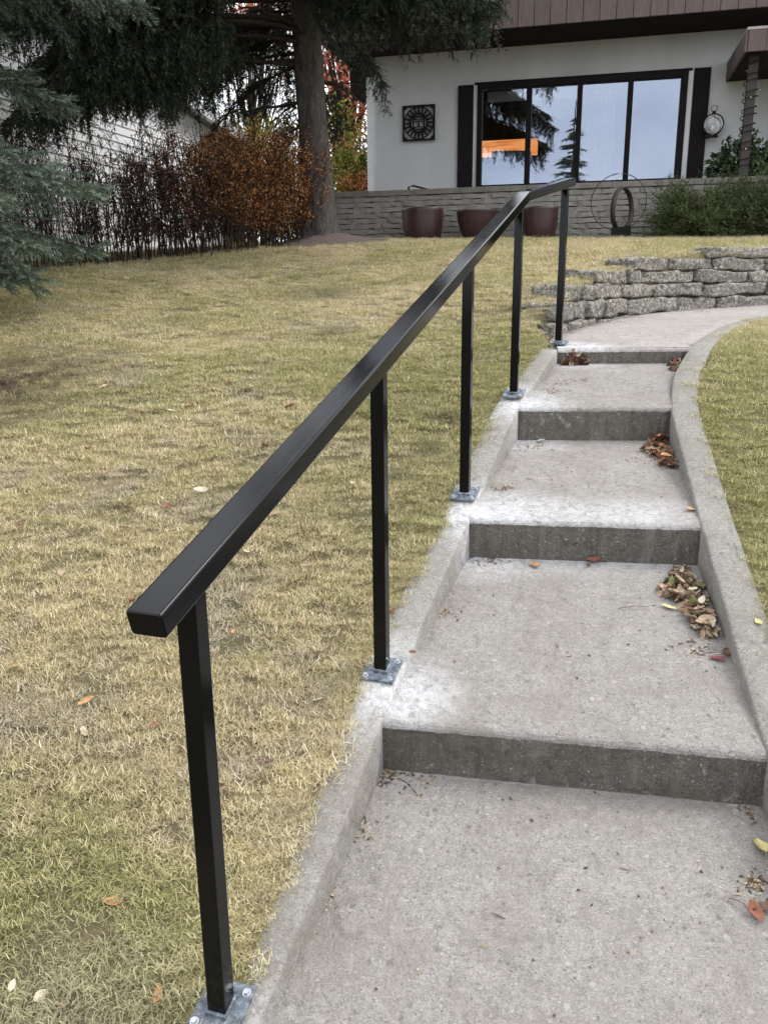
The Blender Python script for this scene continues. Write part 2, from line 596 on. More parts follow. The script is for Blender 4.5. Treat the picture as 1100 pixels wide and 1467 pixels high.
MAT['needles_dark'] = needle_mat('dark_spruce_needles', (.012, .018, .012), (.028, .042, .026), (.06, .08, .05), (.05, .035, .025))
MAT['needles_green'] = needle_mat('green_spruce_needles', (.02, .035, .018), (.045, .075, .04), (.10, .14, .08))
MAT['needles_blue'] = needle_mat('blue_spruce_needles', (.030, .046, .032), (.080, .114, .078), (.18, .235, .175))
MAT['juniper'] = needle_mat('juniper_needles', (.010, .022, .008), (.042, .068, .022), (.14, .18, .06), (.06, .045, .025))


def leaf_mat(name, stops, rough=.7):
    n = NT(name)
    r = n.attr('rnd')
    c = n.ramp(r, stops)
    m = n.fin(c, rough, 0, .25)
    tr = n.node('ShaderNodeBsdfTranslucent'); n.L(c, tr.inputs[0])
    ms = n.node('ShaderNodeMixShader'); ms.inputs[0].default_value = .3
    n.L(n.b.outputs[0], ms.inputs[1]); n.L(tr.outputs[0], ms.inputs[2]); n.L(ms.outputs[0], n.out.inputs[0])
    return m


MAT['leaf_orange'] = leaf_mat('orange_autumn_leaves', [(0, (.16, .06, .025)), (.35, (.36, .14, .05)), (.7, (.54, .24, .08)), (1, (.70, .42, .16))])
MAT['leaf_brown'] = leaf_mat('dark_withered_leaves', [(0, (.03, .016, .012)), (.6, (.10, .045, .028)), (1, (.28, .11, .05))])
MAT['leaf_red'] = leaf_mat('red_autumn_leaves', [(0, (.26, .07, .045)), (.5, (.50, .15, .09)), (1, (.64, .30, .20))])
MAT['leaf_yellowgreen'] = leaf_mat('yellow_green_leaves', [(0, (.07, .10, .02)), (.5, (.22, .26, .05)), (1, (.50, .46, .10))])
MAT['leaf_glossy'] = leaf_mat('dark_glossy_leaves', [(0, (.02, .04, .015)), (.6, (.05, .09, .035)), (1, (.12, .17, .08))], .4)


def dry_leaf_mat(name, a, b):
    n = NT(name)
    f = n.noise(n.P, 60, 4)
    c = n.ramp(f, [(.3, a), (.7, b)])
    return n.fin(c, .6, 0, .3)


LEAFM = [dry_leaf_mat('dry_tan_leaf', (.24, .165, .10), (.44, .33, .23)), dry_leaf_mat('dry_brown_leaf', (.07, .038, .025), (.17, .10, .065)),
         dry_leaf_mat('dry_russet_leaf', (.13, .045, .028), (.26, .11, .06)), dry_leaf_mat('yellow_leaf', (.48, .40, .14), (.62, .55, .26)),
         dry_leaf_mat('purple_leaf', (.08, .02, .025), (.20, .045, .05)), dry_leaf_mat('orange_leaf', (.36, .17, .07), (.50, .28, .14)),
         dry_leaf_mat('pale_leaf', (.42, .36, .26), (.60, .54, .42)), dry_leaf_mat('dull_green_leaf', (.14, .15, .05), (.26, .26, .10))]


# ------------------------------------------------------------------ terrain height
def tps(ctrl):
    ctrl = np.array(ctrl, float)
    X = ctrl[:, :2]
    nn = len(X)
    d = np.linalg.norm(X[:, None] - X[None], axis=2)
    K = np.where(d > 0, d * d * np.log(d + 1e-12), 0) + np.eye(nn) * .02
    Pm = np.c_[np.ones(nn), X]
    A = np.block([[K, Pm], [Pm.T, np.zeros((3, 3))]])
    w = np.linalg.solve(A, np.r_[ctrl[:, 2], 0, 0, 0])

    def f(q):
        q = np.atleast_2d(np.asarray(q, float))
        out = np.empty(len(q))
        for s in range(0, len(q), 20000):
            qq = q[s:s + 20000, :2]
            d = np.linalg.norm(qq[:, None] - X[None], axis=2)
            out[s:s + 20000] = (d * d * np.log(d + 1e-12)) @ w[:nn] + np.c_[np.ones(len(qq)), qq] @ w[nn:]
        return out
    return f


OUT_L = [(-.98, -1.0, -1.99), (-.60, .35, -1.60), (-.42, .98, -1.43), (-.302, 1.304, -1.352), (-.20, 1.70, -1.245), (-.110, 2.08, -1.145), (.091, 2.66, -.98),
         (.226, 3.06, -.86), (.434, 3.60, -.69), (.55, 4.0, -.56), (.78, 4.55, -.43), (.955, 4.95, -.345)]
STONE = [(.70, 5.50), (1.00, 5.50), (1.17, 5.62), (1.41, 6.05), (1.66, 6.46), (2.03, 6.99), (2.44, 7.37), (2.84, 7.63), (3.23, 7.83), (3.64, 8.05), (4.3, 8.32), (5.3, 8.6)]
OUT_R = [(.62, -1.0, -1.99), (.86, .30, -1.60), (1.015, 1.2, -1.36), (1.072, 1.86, -1.155), (1.27, 2.90, -.86), (1.482, 3.93, -.565), (1.65, 4.55, -.43), (1.88, 4.86, -.36),
         (2.08, 5.26, -.335), (2.50, 6.0, -.29), (2.84, 6.50, -.275), (3.16, 6.83, -.255), (4.3, 7.2, -.22), (6.5, 7.5, -.17), (9, 7.6, -.12)]
hL = tps(OUT_L + [(.8, 5.35, -.28), (.85, 5.78, -.16), (1.2, 6.0, -.05), (1.6, 6.75, .08), (2.0, 7.25, .17), (2.5, 7.72, .26), (3.2, 8.15, .30), (4.2, 8.62, .34), (6, 9.2, .42),
                  (-.7, 12.6, .62), (2, 12.1, .61), (5, 11.3, .585), (8, 10.5, .57), (-.8, 10.9, .57), (-1.0, 10.9, .55), (-3.5, 9, .23), (-2.2, 10, .40), (-5, 8.4, .08), (-8, 10, .1),
                  (-1, 5, -.40), (-1, 3, -.89), (-3, 5, -.46), (-3, 3, -.97), (-3, 1, -1.48), (-8, 1, -1.52), (-8, 5, -.5), (-8, -3, -2.5), (-1, -3, -2.5), (0, 7, -.06), (0, 9, .28), (2, 9.5, .43),
                  (0, 14, .62), (6, 14, .6), (-6, 14, .5), (-12, 14, .3), (10, 14, .6)])
hR = tps(OUT_R + [(4, 2, -1.10), (4, 4, -.56), (4, 5.5, -.33), (8, 2, -1.1), (8, 6, -.28), (3, -1, -2.0), (8, -2, -2.2), (1, -3, -2.55), (2.2, 3.5, -.70), (2.6, 5, -.38)])


def interp_curve(pts, y, k=0):
    ys = [p[1] for p in pts]
    return np.interp(y, ys, [p[k] for p in pts])


def xb_left(y):      # right limit of the left lawn
    y = np.asarray(y, float)
    a = np.interp(y, [p[1] for p in OUT_L], [p[0] for p in OUT_L])
    st = [(p[0], p[1]) for p in STONE[1:]]
    b = np.interp(y, [5.32] + [p[1] + .12 for p in st] + [9.0], [.98] + [p[0] for p in st] + [14.])
    r = np.where(y < 4.95, a, np.where(y < 5.32, .955 + (y - 4.95) * .07, b))
    return np.where(y > 9.0, 14., r)


def xb_right(y):
    return np.interp(y, [p[1] for p in OUT_R] + [7.7], [p[0] for p in OUT_R] + [14.])


def lawn(name, ys, left, right, hf, mat):
    nx = 150
    rows = []
    for y in ys:
        a, b = left(y), right(y)
        t = np.linspace(0, 1, nx)
        if left(0) < -10:      # dense towards the steps
            t = 1 - (1 - t) ** 2
        else:
            t = t ** 2
        rows.append(np.c_[a + (b - a) * t, np.full(nx, y)])
    Q = np.concatenate(rows)
    z = hf(Q)
    z += .010 * np.sin(Q[:, 0] * 3.1 + np.sin(Q[:, 1] * 2.3) * 1.4) * np.sin(Q[:, 1] * 2.7 + .6)
    V = np.c_[Q, z]
    ny = len(ys)
    i = np.arange(ny - 1)[:, None] * nx
    j = np.arange(nx - 1)[None]
    F = np.stack([i + j, i + j + 1, i + nx + j + 1, i + nx + j], -1).reshape(-1, 4)
    # skirt down
    per = list(range(nx)) + [k * nx + nx - 1 for k in range(1, ny)] + [(ny - 1) * nx + k for k in range(nx - 2, -1, -1)] + [k * nx for k in range(ny - 2, 0, -1)]
    base = len(V)
    low = V[per].copy(); low[:, 2] -= .45
    V = np.r_[V, low]
    m = len(per)
    S = np.array([(per[k], base + k, base + (k + 1) % m, per[(k + 1) % m]) for k in range(m)])
    return link(name, np_mesh(name, V, np.r_[F, S], True), mat, kind='structure')


ysL = np.r_[np.linspace(-5, 1, 20), np.linspace(1.1, 9.2, 150), np.linspace(9.35, 26, 60)]
lawn('lawn', ysL, lambda y: -16., lambda y: float(xb_left(y)), hL, MAT['thatch'])
ysR = np.r_[np.linspace(-5, 1, 16), np.linspace(1.1, 7.6, 110)]
lawn('lawn', ysR, lambda y: float(xb_right(y)), lambda y: 14., hR, MAT['thatch'])

# far ground, one sheet to the horizon
gy = np.array([-400, -60, -12, -6, -2, 1, 3, 5, 8, 11, 14, 26, 60, 400.])
gz = np.array([-3.5, -3.3, -3.1, -3.0, -2.6, -1.95, -1.35, -.9, -.42, -.15, .05, .3, .3, .3])
gx = np.array([-400, -60, -17, -10, -5, 0, 5, 10, 15, 60, 400.])
V = [(x, y, z) for y, z in zip(gy, gz) for x in gx]
nx = len(gx)
F = [(i * nx + j, i * nx + j + 1, (i + 1) * nx + j + 1, (i + 1) * nx + j) for i in range(len(gy) - 1) for j in range(nx - 1)]
link('ground', np_mesh('ground', V, np.array(F), False), MAT['ground'], kind='structure')

# ------------------------------------------------------------------ steps
NOSE_L = [(-.325, 1.05, -1.435), (-.012, 2.054, -1.150), (.326, 3.052, -.852), (.649, 3.972, -.557), (1.030, 4.880, -.347)]
NOSE_R = [(.850, .820, -1.435), (.962, 1.865, -1.150), (1.165, 2.925, -.852), (1.360, 3.920, -.557), (1.765, 4.832, -.347)]
RIS = [.15, .152, .157, .162, .088]
steps = thing('concrete_steps', 'weathered grey concrete garden steps with low side curbs climbing the lawn', 'steps', (0.3, 1.0, -1.6))


def rel(o, par):
    o.parent = par
    o.matrix_parent_inverse = Matrix.Translation(par.location).inverted()
    return o


def sweep_lr(profL, profR, nseg, jit=0.0, seed=0):
    """profile points on the left end and the right end, joined by nseg segments"""
    PL, PR = np.array(profL), np.array(profR)
    k = len(PL)
    V = []
    for s in range(nseg + 1):
        t = s / nseg
        row = PL * (1 - t) + PR * t
        if jit and 0 < s < nseg:
            for q in range(k):
                nv = mnoise.noise(Vector((row[q][0] * 21, row[q][1] * 21 + seed, q * .9)))
                nv2 = mnoise.noise(Vector((row[q][0] * 60, row[q][1] * 60 + seed, q * 1.9)))
                row[q, 2] += jit[q] * (nv * .7 + nv2 * .5)
                row[q, 1] += jit[q] * (nv2 * .7 + nv * .4)
        V.append(row)
    V = np.concatenate(V)
    F = []
    for s in range(nseg):
        for q in range(k):
            q2 = (q + 1) % k
            F.append((s * k + q, s * k + q2, (s + 1) * k + q2, (s + 1) * k + q))
    return V, F, k


def ext(pL, pR, e=.03):
    pL, pR = np.array(pL, float), np.array(pR, float)
    d = (pR - pL) / np.linalg.norm(pR - pL)
    return pL - d * e, pR + d * e


for i in range(-1, 5):
    if i == -1:
        nl, nr = (-.98 + .12, -1.0, -1.86), (.5, -1.15, -1.86)
        nl2, nr2 = NOSE_L[0], NOSE_R[0]; rz2 = RIS[0]; rz = .16
    elif i < 4:
        nl, nr, rz = NOSE_L[i], NOSE_R[i], RIS[i]
        nl2, nr2, rz2 = NOSE_L[i + 1], NOSE_R[i + 1], RIS[i + 1]
    else:
        nl, nr, rz = NOSE_L[4], NOSE_R[4], RIS[4]
        nl2, nr2, rz2 = (1.06, 5.12, -.335 + .0), (1.80, 5.05, -.335), 0.
    nl, nr = ext(nl, nr, .012)
    bl, br = ext(nl2, nr2, .012)
    bl[2] -= rz2; br[2] -= rz2
    def prof(nz, bk):
        nz = np.array(nz); bk = np.array(bk)
        u = bk - nz; sl = u[2] / np.hypot(u[0], u[1]); u2 = u / np.hypot(u[0], u[1]); u2[2] = 0
        bk2 = bk + u2 * .06; bk2[2] = bk[2] + .06 * sl
        pts = []
        r = .022
        for a in (0, 22, 45, 68, 90):
            a = math.radians(a)
            pts.append(nz + u2 * (r - r * math.cos(a)) + np.array([0, 0, -r + r * math.sin(a)]))
        for fr_ in (.06, .25, .5, .75):
            pts.append(nz + (bk2 - nz) * fr_)
        pts.append(bk2)
        lo = bk2.copy(); lo[2] -= .16; pts.append(lo)
        lf = nz.copy(); lf[2] -= rz + .05; lf += u2 * .0; pts.append(lf)
        for fr_ in (.66, .33):
            pts.append(nz + np.array([0, 0, -(rz + .05) * fr_]))
        return pts
    pL, pR = prof(nl, bl), prof(nr, br)
    k = len(pL)
    jit = [.003, .005, .0045, .0035, .0025, .002, .003, .003, .003, .002, 0, 0.003, .005, .005]
    V, F, k = sweep_lr(pL, pR, 110, jit, seed=i * 3.3)
    F = list(F)
    mi = []
    for f in F:
        q = f[0] % k
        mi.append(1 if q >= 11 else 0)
    ends = [tuple(range(k)), tuple(range(len(V) - k, len(V)))]
    me = bpy.data.meshes.new('step')
    me.from_pydata([tuple(v) for v in V], [], [tuple(f) for f in F] + ends)
    for p, m_ in zip(me.polygons, mi + [0, 0]):
        p.material_index = m_
    bm = bmesh.new(); bm.from_mesh(me); bmesh.ops.recalc_face_normals(bm, faces=bm.faces); bm.to_mesh(me); bm.free()
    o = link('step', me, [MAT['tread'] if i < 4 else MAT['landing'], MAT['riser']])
    rel(o, steps)


def curb(inner, outer, name='curb', segs=120, seed=0):
    """inner/outer polylines (x,y,z) of the top arrises with the same point count"""
    I = np.array(inner, float); O = np.array(outer, float)
    t = np.r_[0, np.cumsum(np.linalg.norm(np.diff(I[:, :2], axis=0), axis=1))]; t /= t[-1]
    ts = np.linspace(0, 1, segs + 1)
    def cr_(A):
        # light smoothing of the polyline
        B = np.array([np.interp(ts, t, A[:, k]) for k in range(3)]).T
        for _ in range(3):
            B[1:-1] = B[1:-1] * .5 + (B[:-2] + B[2:]) * .25
        return B
    I2, O2 = cr_(I), cr_(O)
    rows = []
    r = .009
    for a, b in zip(I2, O2):
        d = b - a; w = np.hypot(d[0], d[1]); u = d / w; u[2] = 0
        zz = np.array([0, 0, 1.])
        P = [a - zz * .30, a - zz * .10, a - zz * r, a + u * r * .3 - zz * r * .3, a + u * r, a + d * .35 + zz * .002, a + d * .65 + zz * .002, b - u * r, b - u * r * .3 - zz * r * .3, b - zz * r, b - zz * .3]
        J = [0, .002, .002, .002, .002, .0015, .0015, .003, .003, .003, 0]
        for q, j in enumerate(J):
            if j:
                nv = mnoise.noise(Vector((P[q][0] * 17, P[q][1] * 17 + seed, q * .7)))
                nv2 = mnoise.noise(Vector((P[q][0] * 55, P[q][1] * 55 + seed, q * 1.7)))
                P[q] = P[q] + u * (nv2 * j) + zz * j * (nv * .8 + nv2 * .4)
        rows.append(np.array(P))
    k = len(rows[0])
    V = np.concatenate(rows)
    F = []
    for s in range(segs):
        for q in range(k):
            q2 = (q + 1) % k
            F.append((s * k + q, s * k + q2, (s + 1) * k + q2, (s + 1) * k + q))
    me = bpy.data.meshes.new(name)
    me.from_pydata([tuple(v) for v in V], [], F + [tuple(range(k)), tuple(range(len(V) - k, len(V)))])
    bm = bmesh.new(); bm.from_mesh(me); bmesh.ops.recalc_face_normals(bm, faces=bm.faces); bm.to_mesh(me); bm.free()
    for p in me.polygons: p.use_smooth = True
    return rel(link(name, me, MAT['curb']), steps)


def offset(poly, w):
    P = np.array(poly, float)
    T = np.gradient(P[:, :2], axis=0); T /= np.linalg.norm(T, axis=1, keepdims=True)
    N = np.c_[-T[:, 1], T[:, 0]]
    Q = P.copy(); Q[:, :2] += N * np.asarray(w).reshape(-1, 1)
    return Q


inL = [(-.88, -1.0, -1.97), (-.325, 1.05, -1.418), (-.212, 1.385, -1.321), (-.100, 1.718, -1.230), (-.012, 2.054, -1.147), (.326, 3.052, -.849), (.649, 3.972, -.554), (.81, 4.35, -.46), (1.005, 4.84, -.350)]
curb(inL, offset(inL, .115), seed=1)
inR = [(.50, -1.0, -1.97), (.850, .820, -1.432), (.962, 1.865, -1.147), (1.165, 2.925, -.849), (1.360, 3.920, -.554), (1.53, 4.40, -.45), (1.765, 4.84, -.343), (1.96, 5.22, -.322), (2.40, 5.98, -.278), (2.72, 6.46, -.262), (3.08, 6.82, -.243), (4.25, 7.25, -.205), (6.5, 7.62, -.16)]
wR = [-.118] * 4 + [-.125, -.125, -.118, -.105] + [-.10] * 5
curb(inR, offset(inR, wR), seed=5)

# landing path curving to the right
lp_l = [(1.03, 5.02), (1.05, 5.30), (1.17, 5.66), (1.41, 6.09), (1.66, 6.50), (2.03, 7.03), (2.44, 7.41), (2.84, 7.67), (3.23, 7.87), (3.64, 8.09), (4.4, 8.36), (6.5, 8.9)]
lp_r = [(1.85, 5.0), (1.94, 5.16), (2.08, 5.4), (2.22, 5.64), (2.42, 5.98), (2.60, 6.26), (2.74, 6.46), (2.92, 6.64), (3.10, 6.81), (3.5, 6.98), (4.3, 7.25), (6.5, 7.62)]
def zp(y, x):
    return -.347 + .05 * (y - 4.88)
V, F = [], []
nk = 9
for (a, b) in zip(lp_l, lp_r):
    for q in range(nk):
        t = q / (nk - 1)
        x, y = a[0] + (b[0] - a[0]) * t, a[1] + (b[1] - a[1]) * t
        V.append((x, y, zp(y, x) + .001))
for i in range(len(lp_l) - 1):
    for q in range(nk - 1):
        F.append((i * nk + q, i * nk + q + 1, (i + 1) * nk + q + 1, (i + 1) * nk + q))
me = np_mesh('path', V, np.array(F), True)
bm = bmesh.new(); bm.from_mesh(me)
r = bmesh.ops.extrude_face_region(bm, geom=list(bm.faces))
bmesh.ops.translate(bm, vec=(0, 0, -.1), verts=[v for v in r['geom'] if isinstance(v, bmesh.types.BMVert)])
bmesh.ops.recalc_face_normals(bm, faces=bm.faces)
bm.to_mesh(me); bm.free()
link('path', me, MAT['landing'], kind='structure')

# ------------------------------------------------------------------ retaining wall of rough limestone
def rock_mesh(L, D, H, seed, rough=.02, cuts=5):
    bm = bmesh.new()
    bmesh.ops.create_cube(bm, size=1)
    bmesh.ops.subdivide_edges(bm, edges=list(bm.edges), cuts=cuts, use_grid_fill=True)
    for v in bm.verts:
        p = v.co * 2
        e = 18
        nrm = (abs(p.x) ** e + abs(p.y) ** e + abs(p.z) ** e) ** (1 / e)
        p = p / max(nrm, 1e-6)
        q = Vector((p.x * L / 2, p.y * D / 2, p.z * H / 2))
        s = Vector((seed * 3.7, seed * 1.3, 0))
        d = mnoise.noise_vector(q * 6 + s) * rough * 1.3 + mnoise.noise_vector(q * 22 + s) * rough * .9
        d.z *= .7
        v.co = q + d
    me = bm_mesh('stone', bm)
    for p in me.polygons: p.use_smooth = True
    return me


def curve_sampler(pts):
    P = np.array(pts, float)
    s = np.r_[0, np.cumsum(np.linalg.norm(np.diff(P, axis=0), axis=1))]
    def at(t):
        x = np.interp(t, s, P[:, 0]); y = np.interp(t, s, P[:, 1])
        x2 = np.interp(t + .05, s, P[:, 0]); y2 = np.interp(t + .05, s, P[:, 1])
        x1 = np.interp(t - .05, s, P[:, 0]); y1 = np.interp(t - .05, s, P[:, 1])
        return x, y, math.atan2(y2 - y1, x2 - x1)
    return at, s[-1]


at, SL = curve_sampler(STONE)
rwall = thing('retaining_wall', 'low dry stacked wall of rough mottled grey limestone curving beside the path', 'stone wall', (2.0, 6.9, -.28))
tops = [-.235, -.10, .015, .125, .235, .335]
starts = [.44, .52, .74, 1.42, 2.20, 3.28]
for k, (zt, s0) in enumerate(zip(tops, starts)):
    s = s0
    zb = (tops[k - 1] if k else -.36)
    while s < SL:
        ln = rnd.choice((.2, .28, .36, .5, .66, .8)) * rnd.uniform(.85, 1.15) * (1.2 if k in (2, 5) else 1)
        if k >= 4 and rnd.random() < .35: ln *= 1.4
        if s < .7: ln = min(ln, .36)
        e = min(s + ln, SL + .3)
        x, y, a = at((s + e) / 2)
        H = zt - zb - rnd.uniform(.004, .020)
        D = .26
        me = rock_mesh(e - s - rnd.uniform(.004, .014), D, H, rnd.random() * 50, .021, 6)
        me.materials.append(MAT['lime'])
        o = bpy.data.objects.new('stone', me)
        COL.objects.link(o)
        # face on the curve, body behind it; each course steps back a little
        back = D / 2 + .012 * k + rnd.uniform(-.012, .012)
        nx_, ny_ = -math.sin(a), math.cos(a)
        o.location = (x + nx_ * back, y + ny_ * back, (zt + zb) / 2)
        o.rotation_euler = (rnd.uniform(-.03, .03), rnd.uniform(-.02, .02), a + rnd.uniform(-.05, .05))
        rel(o, rwall)
        s = e

# ------------------------------------------------------------------ handrail
rail = thing('handrail', 'glossy black steel handrail on five square posts bolted along the left curb', 'handrail', (-.322, 1.29, -1.336))
P1t = Vector((-.322, 1.29, -.478)); P4t = Vector((.646, 4.093, .364)); P5t = Vector((1.050, 5.028, .542))
d1 = (P4t - P1t).normalized()
kink = P4t + d1 * .10
d2 = (P5t - kink).normalized()
HH = .045; WW = .064
start = P1t - d1 * .125
end = P5t + d2 * .13


def rail_mesh():
    bm = bmesh.new()
    secs = []
    def frame(d):
        side = d.cross(Vector((0, 0, 1))).normalized()
        up = side.cross(d).normalized()
        return side, up
    s1, u1 = frame(d1); s2, u2 = frame(d2)
    um = (u1 + u2).normalized(); sm = (s1 + s2).normalized()
    r = .0055
    def ring(c, side, up, k=1.0):
        pts = []
        w, h = WW / 2, HH
        for (sx, sz, cx_, cz_) in ((-1, -1, -w + r, r), (1, -1, w - r, r), (1, 1, w - r, h - r), (-1, 1, -w + r, h - r)):
            a0 = {(-1, -1): 180, (1, -1): 270, (1, 1): 0, (-1, 1): 90}[(sx, sz)]
            for a in (0, 15, 30, 45, 60, 75, 90):
                aa = math.radians(a0 + a)
                pts.append(c + side * (cx_ + r * math.cos(aa)) * k + up * ((cz_ + r * math.sin(aa) - h / 2) * k + h / 2))
        return [bm.verts.new(p) for p in pts]
    rings = [ring(start - d1 * .0, s1, u1, .93), ring(start + d1 * .003, s1, u1), ring(kink, sm, um), ring(end, s2, u2)]
    m = len(rings[0])
    for a, b in zip(rings[:-1], rings[1:]):
        for q in range(m):
            bm.faces.new((a[q], a[(q + 1) % m], b[(q + 1) % m], b[q]))
    bm.faces.new(rings[0]); bm.faces.new(rings[-1])
    return bm_mesh('top_rail', bm)


rel(link('top_rail', rail_mesh(), MAT['black']), rail)
for i, p in enumerate(POSTS):
    x, y, zb = p
    if i < 4:
        tp_ = P1t + d1 * ((y - P1t.y) / d1.y)
        a = math.atan2(d1.y, d1.x)
    else:
        tp_ = kink + d2 * ((y - kink.y) / d2.y)
        a = math.atan2(d2.y, d2.x)
    top = tp_.z + .012
    x = x * .6 + tp_.x * .4
    bm = bmesh.new()
    rot = Matrix.Rotation(a, 3, 'Z')
    box_bm(bm, (x, y, (zb + top) / 2), (.038, .038, top - zb), rot, .003)
    post = rel(link('post', bm_mesh('post', bm), MAT['black']), rail)
    slope = math.atan2(.28 if i < 4 else .1, 1)
    rp = Matrix.Rotation(a, 3, 'Z') @ Matrix.Rotation(-slope, 3, 'Y')
    bm = bmesh.new()
    box_bm(bm, (x, y, zb + .002), (.105, .1, .009), rp, .0015)
    pl = link('base_plate', bm_mesh('base_plate', bm), MAT['plate'], post)
    # weld collar
    bm = bmesh.new()
    box_bm(bm, (x, y, zb + .010), (.048, .048, .012), rp, .004)
    link('weld_bead', bm_mesh('weld_bead', bm), MAT['plate'], post)
    for sx, sy in ((-1, -1), (1, -1), (1, 1), (-1, 1)):
        off = rp @ Vector((sx * .038, sy * .037, .006))
        bm = bmesh.new()
        bmesh.ops.create_cone(bm, cap_ends=True, segments=12, radius1=.009, radius2=.009, depth=.002)
        r2 = bmesh.ops.create_cone(bm, cap_ends=True, segments=6, radius1=.0065, radius2=.006, depth=.007)
        bmesh.ops.translate(bm, vec=(0, 0, .004), verts=r2['verts'])
        bmesh.ops.transform(bm, matrix=Matrix.Translation(Vector((x, y, zb)) + off) @ rp.to_4x4(), verts=bm.verts)
        link('bolt', bm_mesh('bolt', bm), MAT['bolt'], post)

# ------------------------------------------------------------------ house (local frame: u right along the wall, v away, z up from the lawn)
HR = -math.radians(14.04)
ch, sh = math.cos(HR), math.sin(HR)
Z0 = .60


def HW(u, v, z=0.):
    return Vector((u * ch - v * sh, 14.1 + u * sh + v * ch, z))


house = thing('house', 'pale stucco bungalow with wide dark eaves and a big four pane picture window', 'house', HW(0, 0, Z0), HR)
FL = 1.0 - Z0


def hb(name, lo, hi, mat, parent=None, bevel=0.):
    lo = (lo[0], lo[1], lo[2] - Z0); hi = (hi[0], hi[1], hi[2] - Z0)
    return boxr(name, lo, hi, mat, parent or house, bevel)


WU0, WU1, WZ0, WZ1 = 1.53, 4.53, 1.45, 2.94
TOPW = 3.43
hb('wall', (-.07, 0, .2), (WU0, .25, TOPW), MAT['stucco'])
hb('wall', (WU1, 0, .2), (9.5, .25, TOPW), MAT['stucco'])
hb('wall', (WU0, 0, .2), (WU1, .25, WZ0), MAT['stucco'])
hb('wall', (WU0, 0, WZ1), (WU1, .25, TOPW), MAT['stucco'])
hb('side_wall', (-.07, .25, .2), (.18, 8, TOPW), MAT['stucco'])
hb('corner_post', (-.23, .06, .2), (-.073, .2, 3.17), MAT['white'])
# roof: soffit slab, fascia boards, top
roof = hb('roof', (-.57, -.98, 3.432), (10.2, 9, 3.56), MAT['soffit'])
hb('roof_deck', (-.57, -.98, 4.12), (10.2, 9, 4.2), MAT['roofing'])
bw = .215
u = -.60
k = 0
while u < 9.6:
    hb('fascia_board', (u + .004, -1.02 - .004 * (k % 2), 3.41), (u + bw - .004, -.985, 4.16), MAT['board'], roof)
    u += bw; k += 1
v = -.97
while v < 8.6:
    hb('fascia_board', (-.605, v + .004, 3.41), (-.575, v + bw - .004, 4.16), MAT['board'], roof)
    v += bw
# dropped beam under the side overhang
hb('eave_beam', (-.56, .3, 3.0), (-.08, 1.0, 3.425), MAT['soffit'])

# window: outer frame, mullions, panes
bm = bmesh.new()
fz0, fz1 = WZ0 - Z0, WZ1 - Z0
box_bm(bm, ((WU0 + WU1) / 2, -.005, fz1 - .035), (WU1 - WU0, .13, .07))
box_bm(bm, ((WU0 + WU1) / 2, -.005, fz0 + .035), (WU1 - WU0, .13, .07))
box_bm(bm, (WU0 + .035, -.005, (fz0 + fz1) / 2), (.07, .126, fz1 - fz0 - .14))
box_bm(bm, (WU1 - .045, -.005, (fz0 + fz1) / 2), (.09, .126, fz1 - fz0 - .14))
window = link('window', bm_mesh('window', bm), MAT['frame'], house)
ms_ = [2.30, 3.035, 3.75]
edges = [WU0 + .07] + ms_ + [WU1 - .09]
for m_ in ms_:
    box('mullion', (m_, -.01, (fz0 + fz1) / 2), (.075, .11, fz1 - fz0 - .142), MAT['frame'], window)
for i in range(4):
    a = edges[i] + (.039 if i else 0.001); b = edges[i + 1] - (.039 if i < 3 else .001)
    box('pane', ((a + b) / 2, .015, (fz0 + fz1) / 2), (b - a, .006, fz1 - fz0 - .142), MAT['glass'], window,
        rot=Matrix.Rotation(rnd.uniform(-.004, .004), 3, 'Z') @ Matrix.Rotation(rnd.uniform(-.004, .004), 3, 'X'))
hb('window_trim', (WU0 - .05, -.03, WZ1 + .001), (WU1 + .05, .0, WZ1 + .035), MAT['frame'])
hb('window_trim', (WU0 - .06, -.02, WZ0 - .02), (WU0 - .002, -.001, WZ1), MAT['white'])
hb('window_trim', (WU1 + .002, -.02, WZ0 - .02), (WU1 + .07, -.001, WZ1), MAT['white'])
hb('shutter', (1.235, -.05, 1.30), (1.462, -.001, 2.945), MAT['shutter'], bevel=.004)
hb('shutter', (4.61, -.05, 1.30), (4.83, -.001, 2.965), MAT['shutter'], bevel=.004)

# the room behind the glass
room_w = M_plain('room_wall_paint', (.16, .14, .13), .9)
room_f = M_plain('room_floor', (.10, .07, .05), .7)
hb('room_wall', (1.2, 4.6, .95), (7.5, 4.7, 3.42), room_w)
hb('room_wall', (1.1, .26, .95), (1.2, 4.7, 3.42), room_w)
hb('room_wall', (7.5, .26, .95), (7.6, 4.7, 3.42), room_w)
hb('room_floor', (1.2, .26, .93), (7.5, 4.6, 1.0), room_f)
# white blind header and net curtain
wm = M_plain('pale_blind', (.62, .62, .62), .8)
hb('blind', (1.66, .12, 2.72), (2.98, .17, 2.86), wm)
n = NT('net_curtain')
n.b.inputs['Alpha'].default_value = .55
MAT['net'] = n.fin((.7, .7, .72), .9)
V, F = [], []
for s in range(61):
    uu = 3.0 + .55 * s / 60
    vv = .33 + .035 * math.sin(s * 1.0)
    V += [(uu, vv, 1.5 - Z0), (uu, vv, 2.85 - Z0)]
    if s: F.append((2 * s - 2, 2 * s, 2 * s + 1, 2 * s - 1))
link('curtain', np_mesh('curtain', V, np.array(F), True), MAT['net'], house)

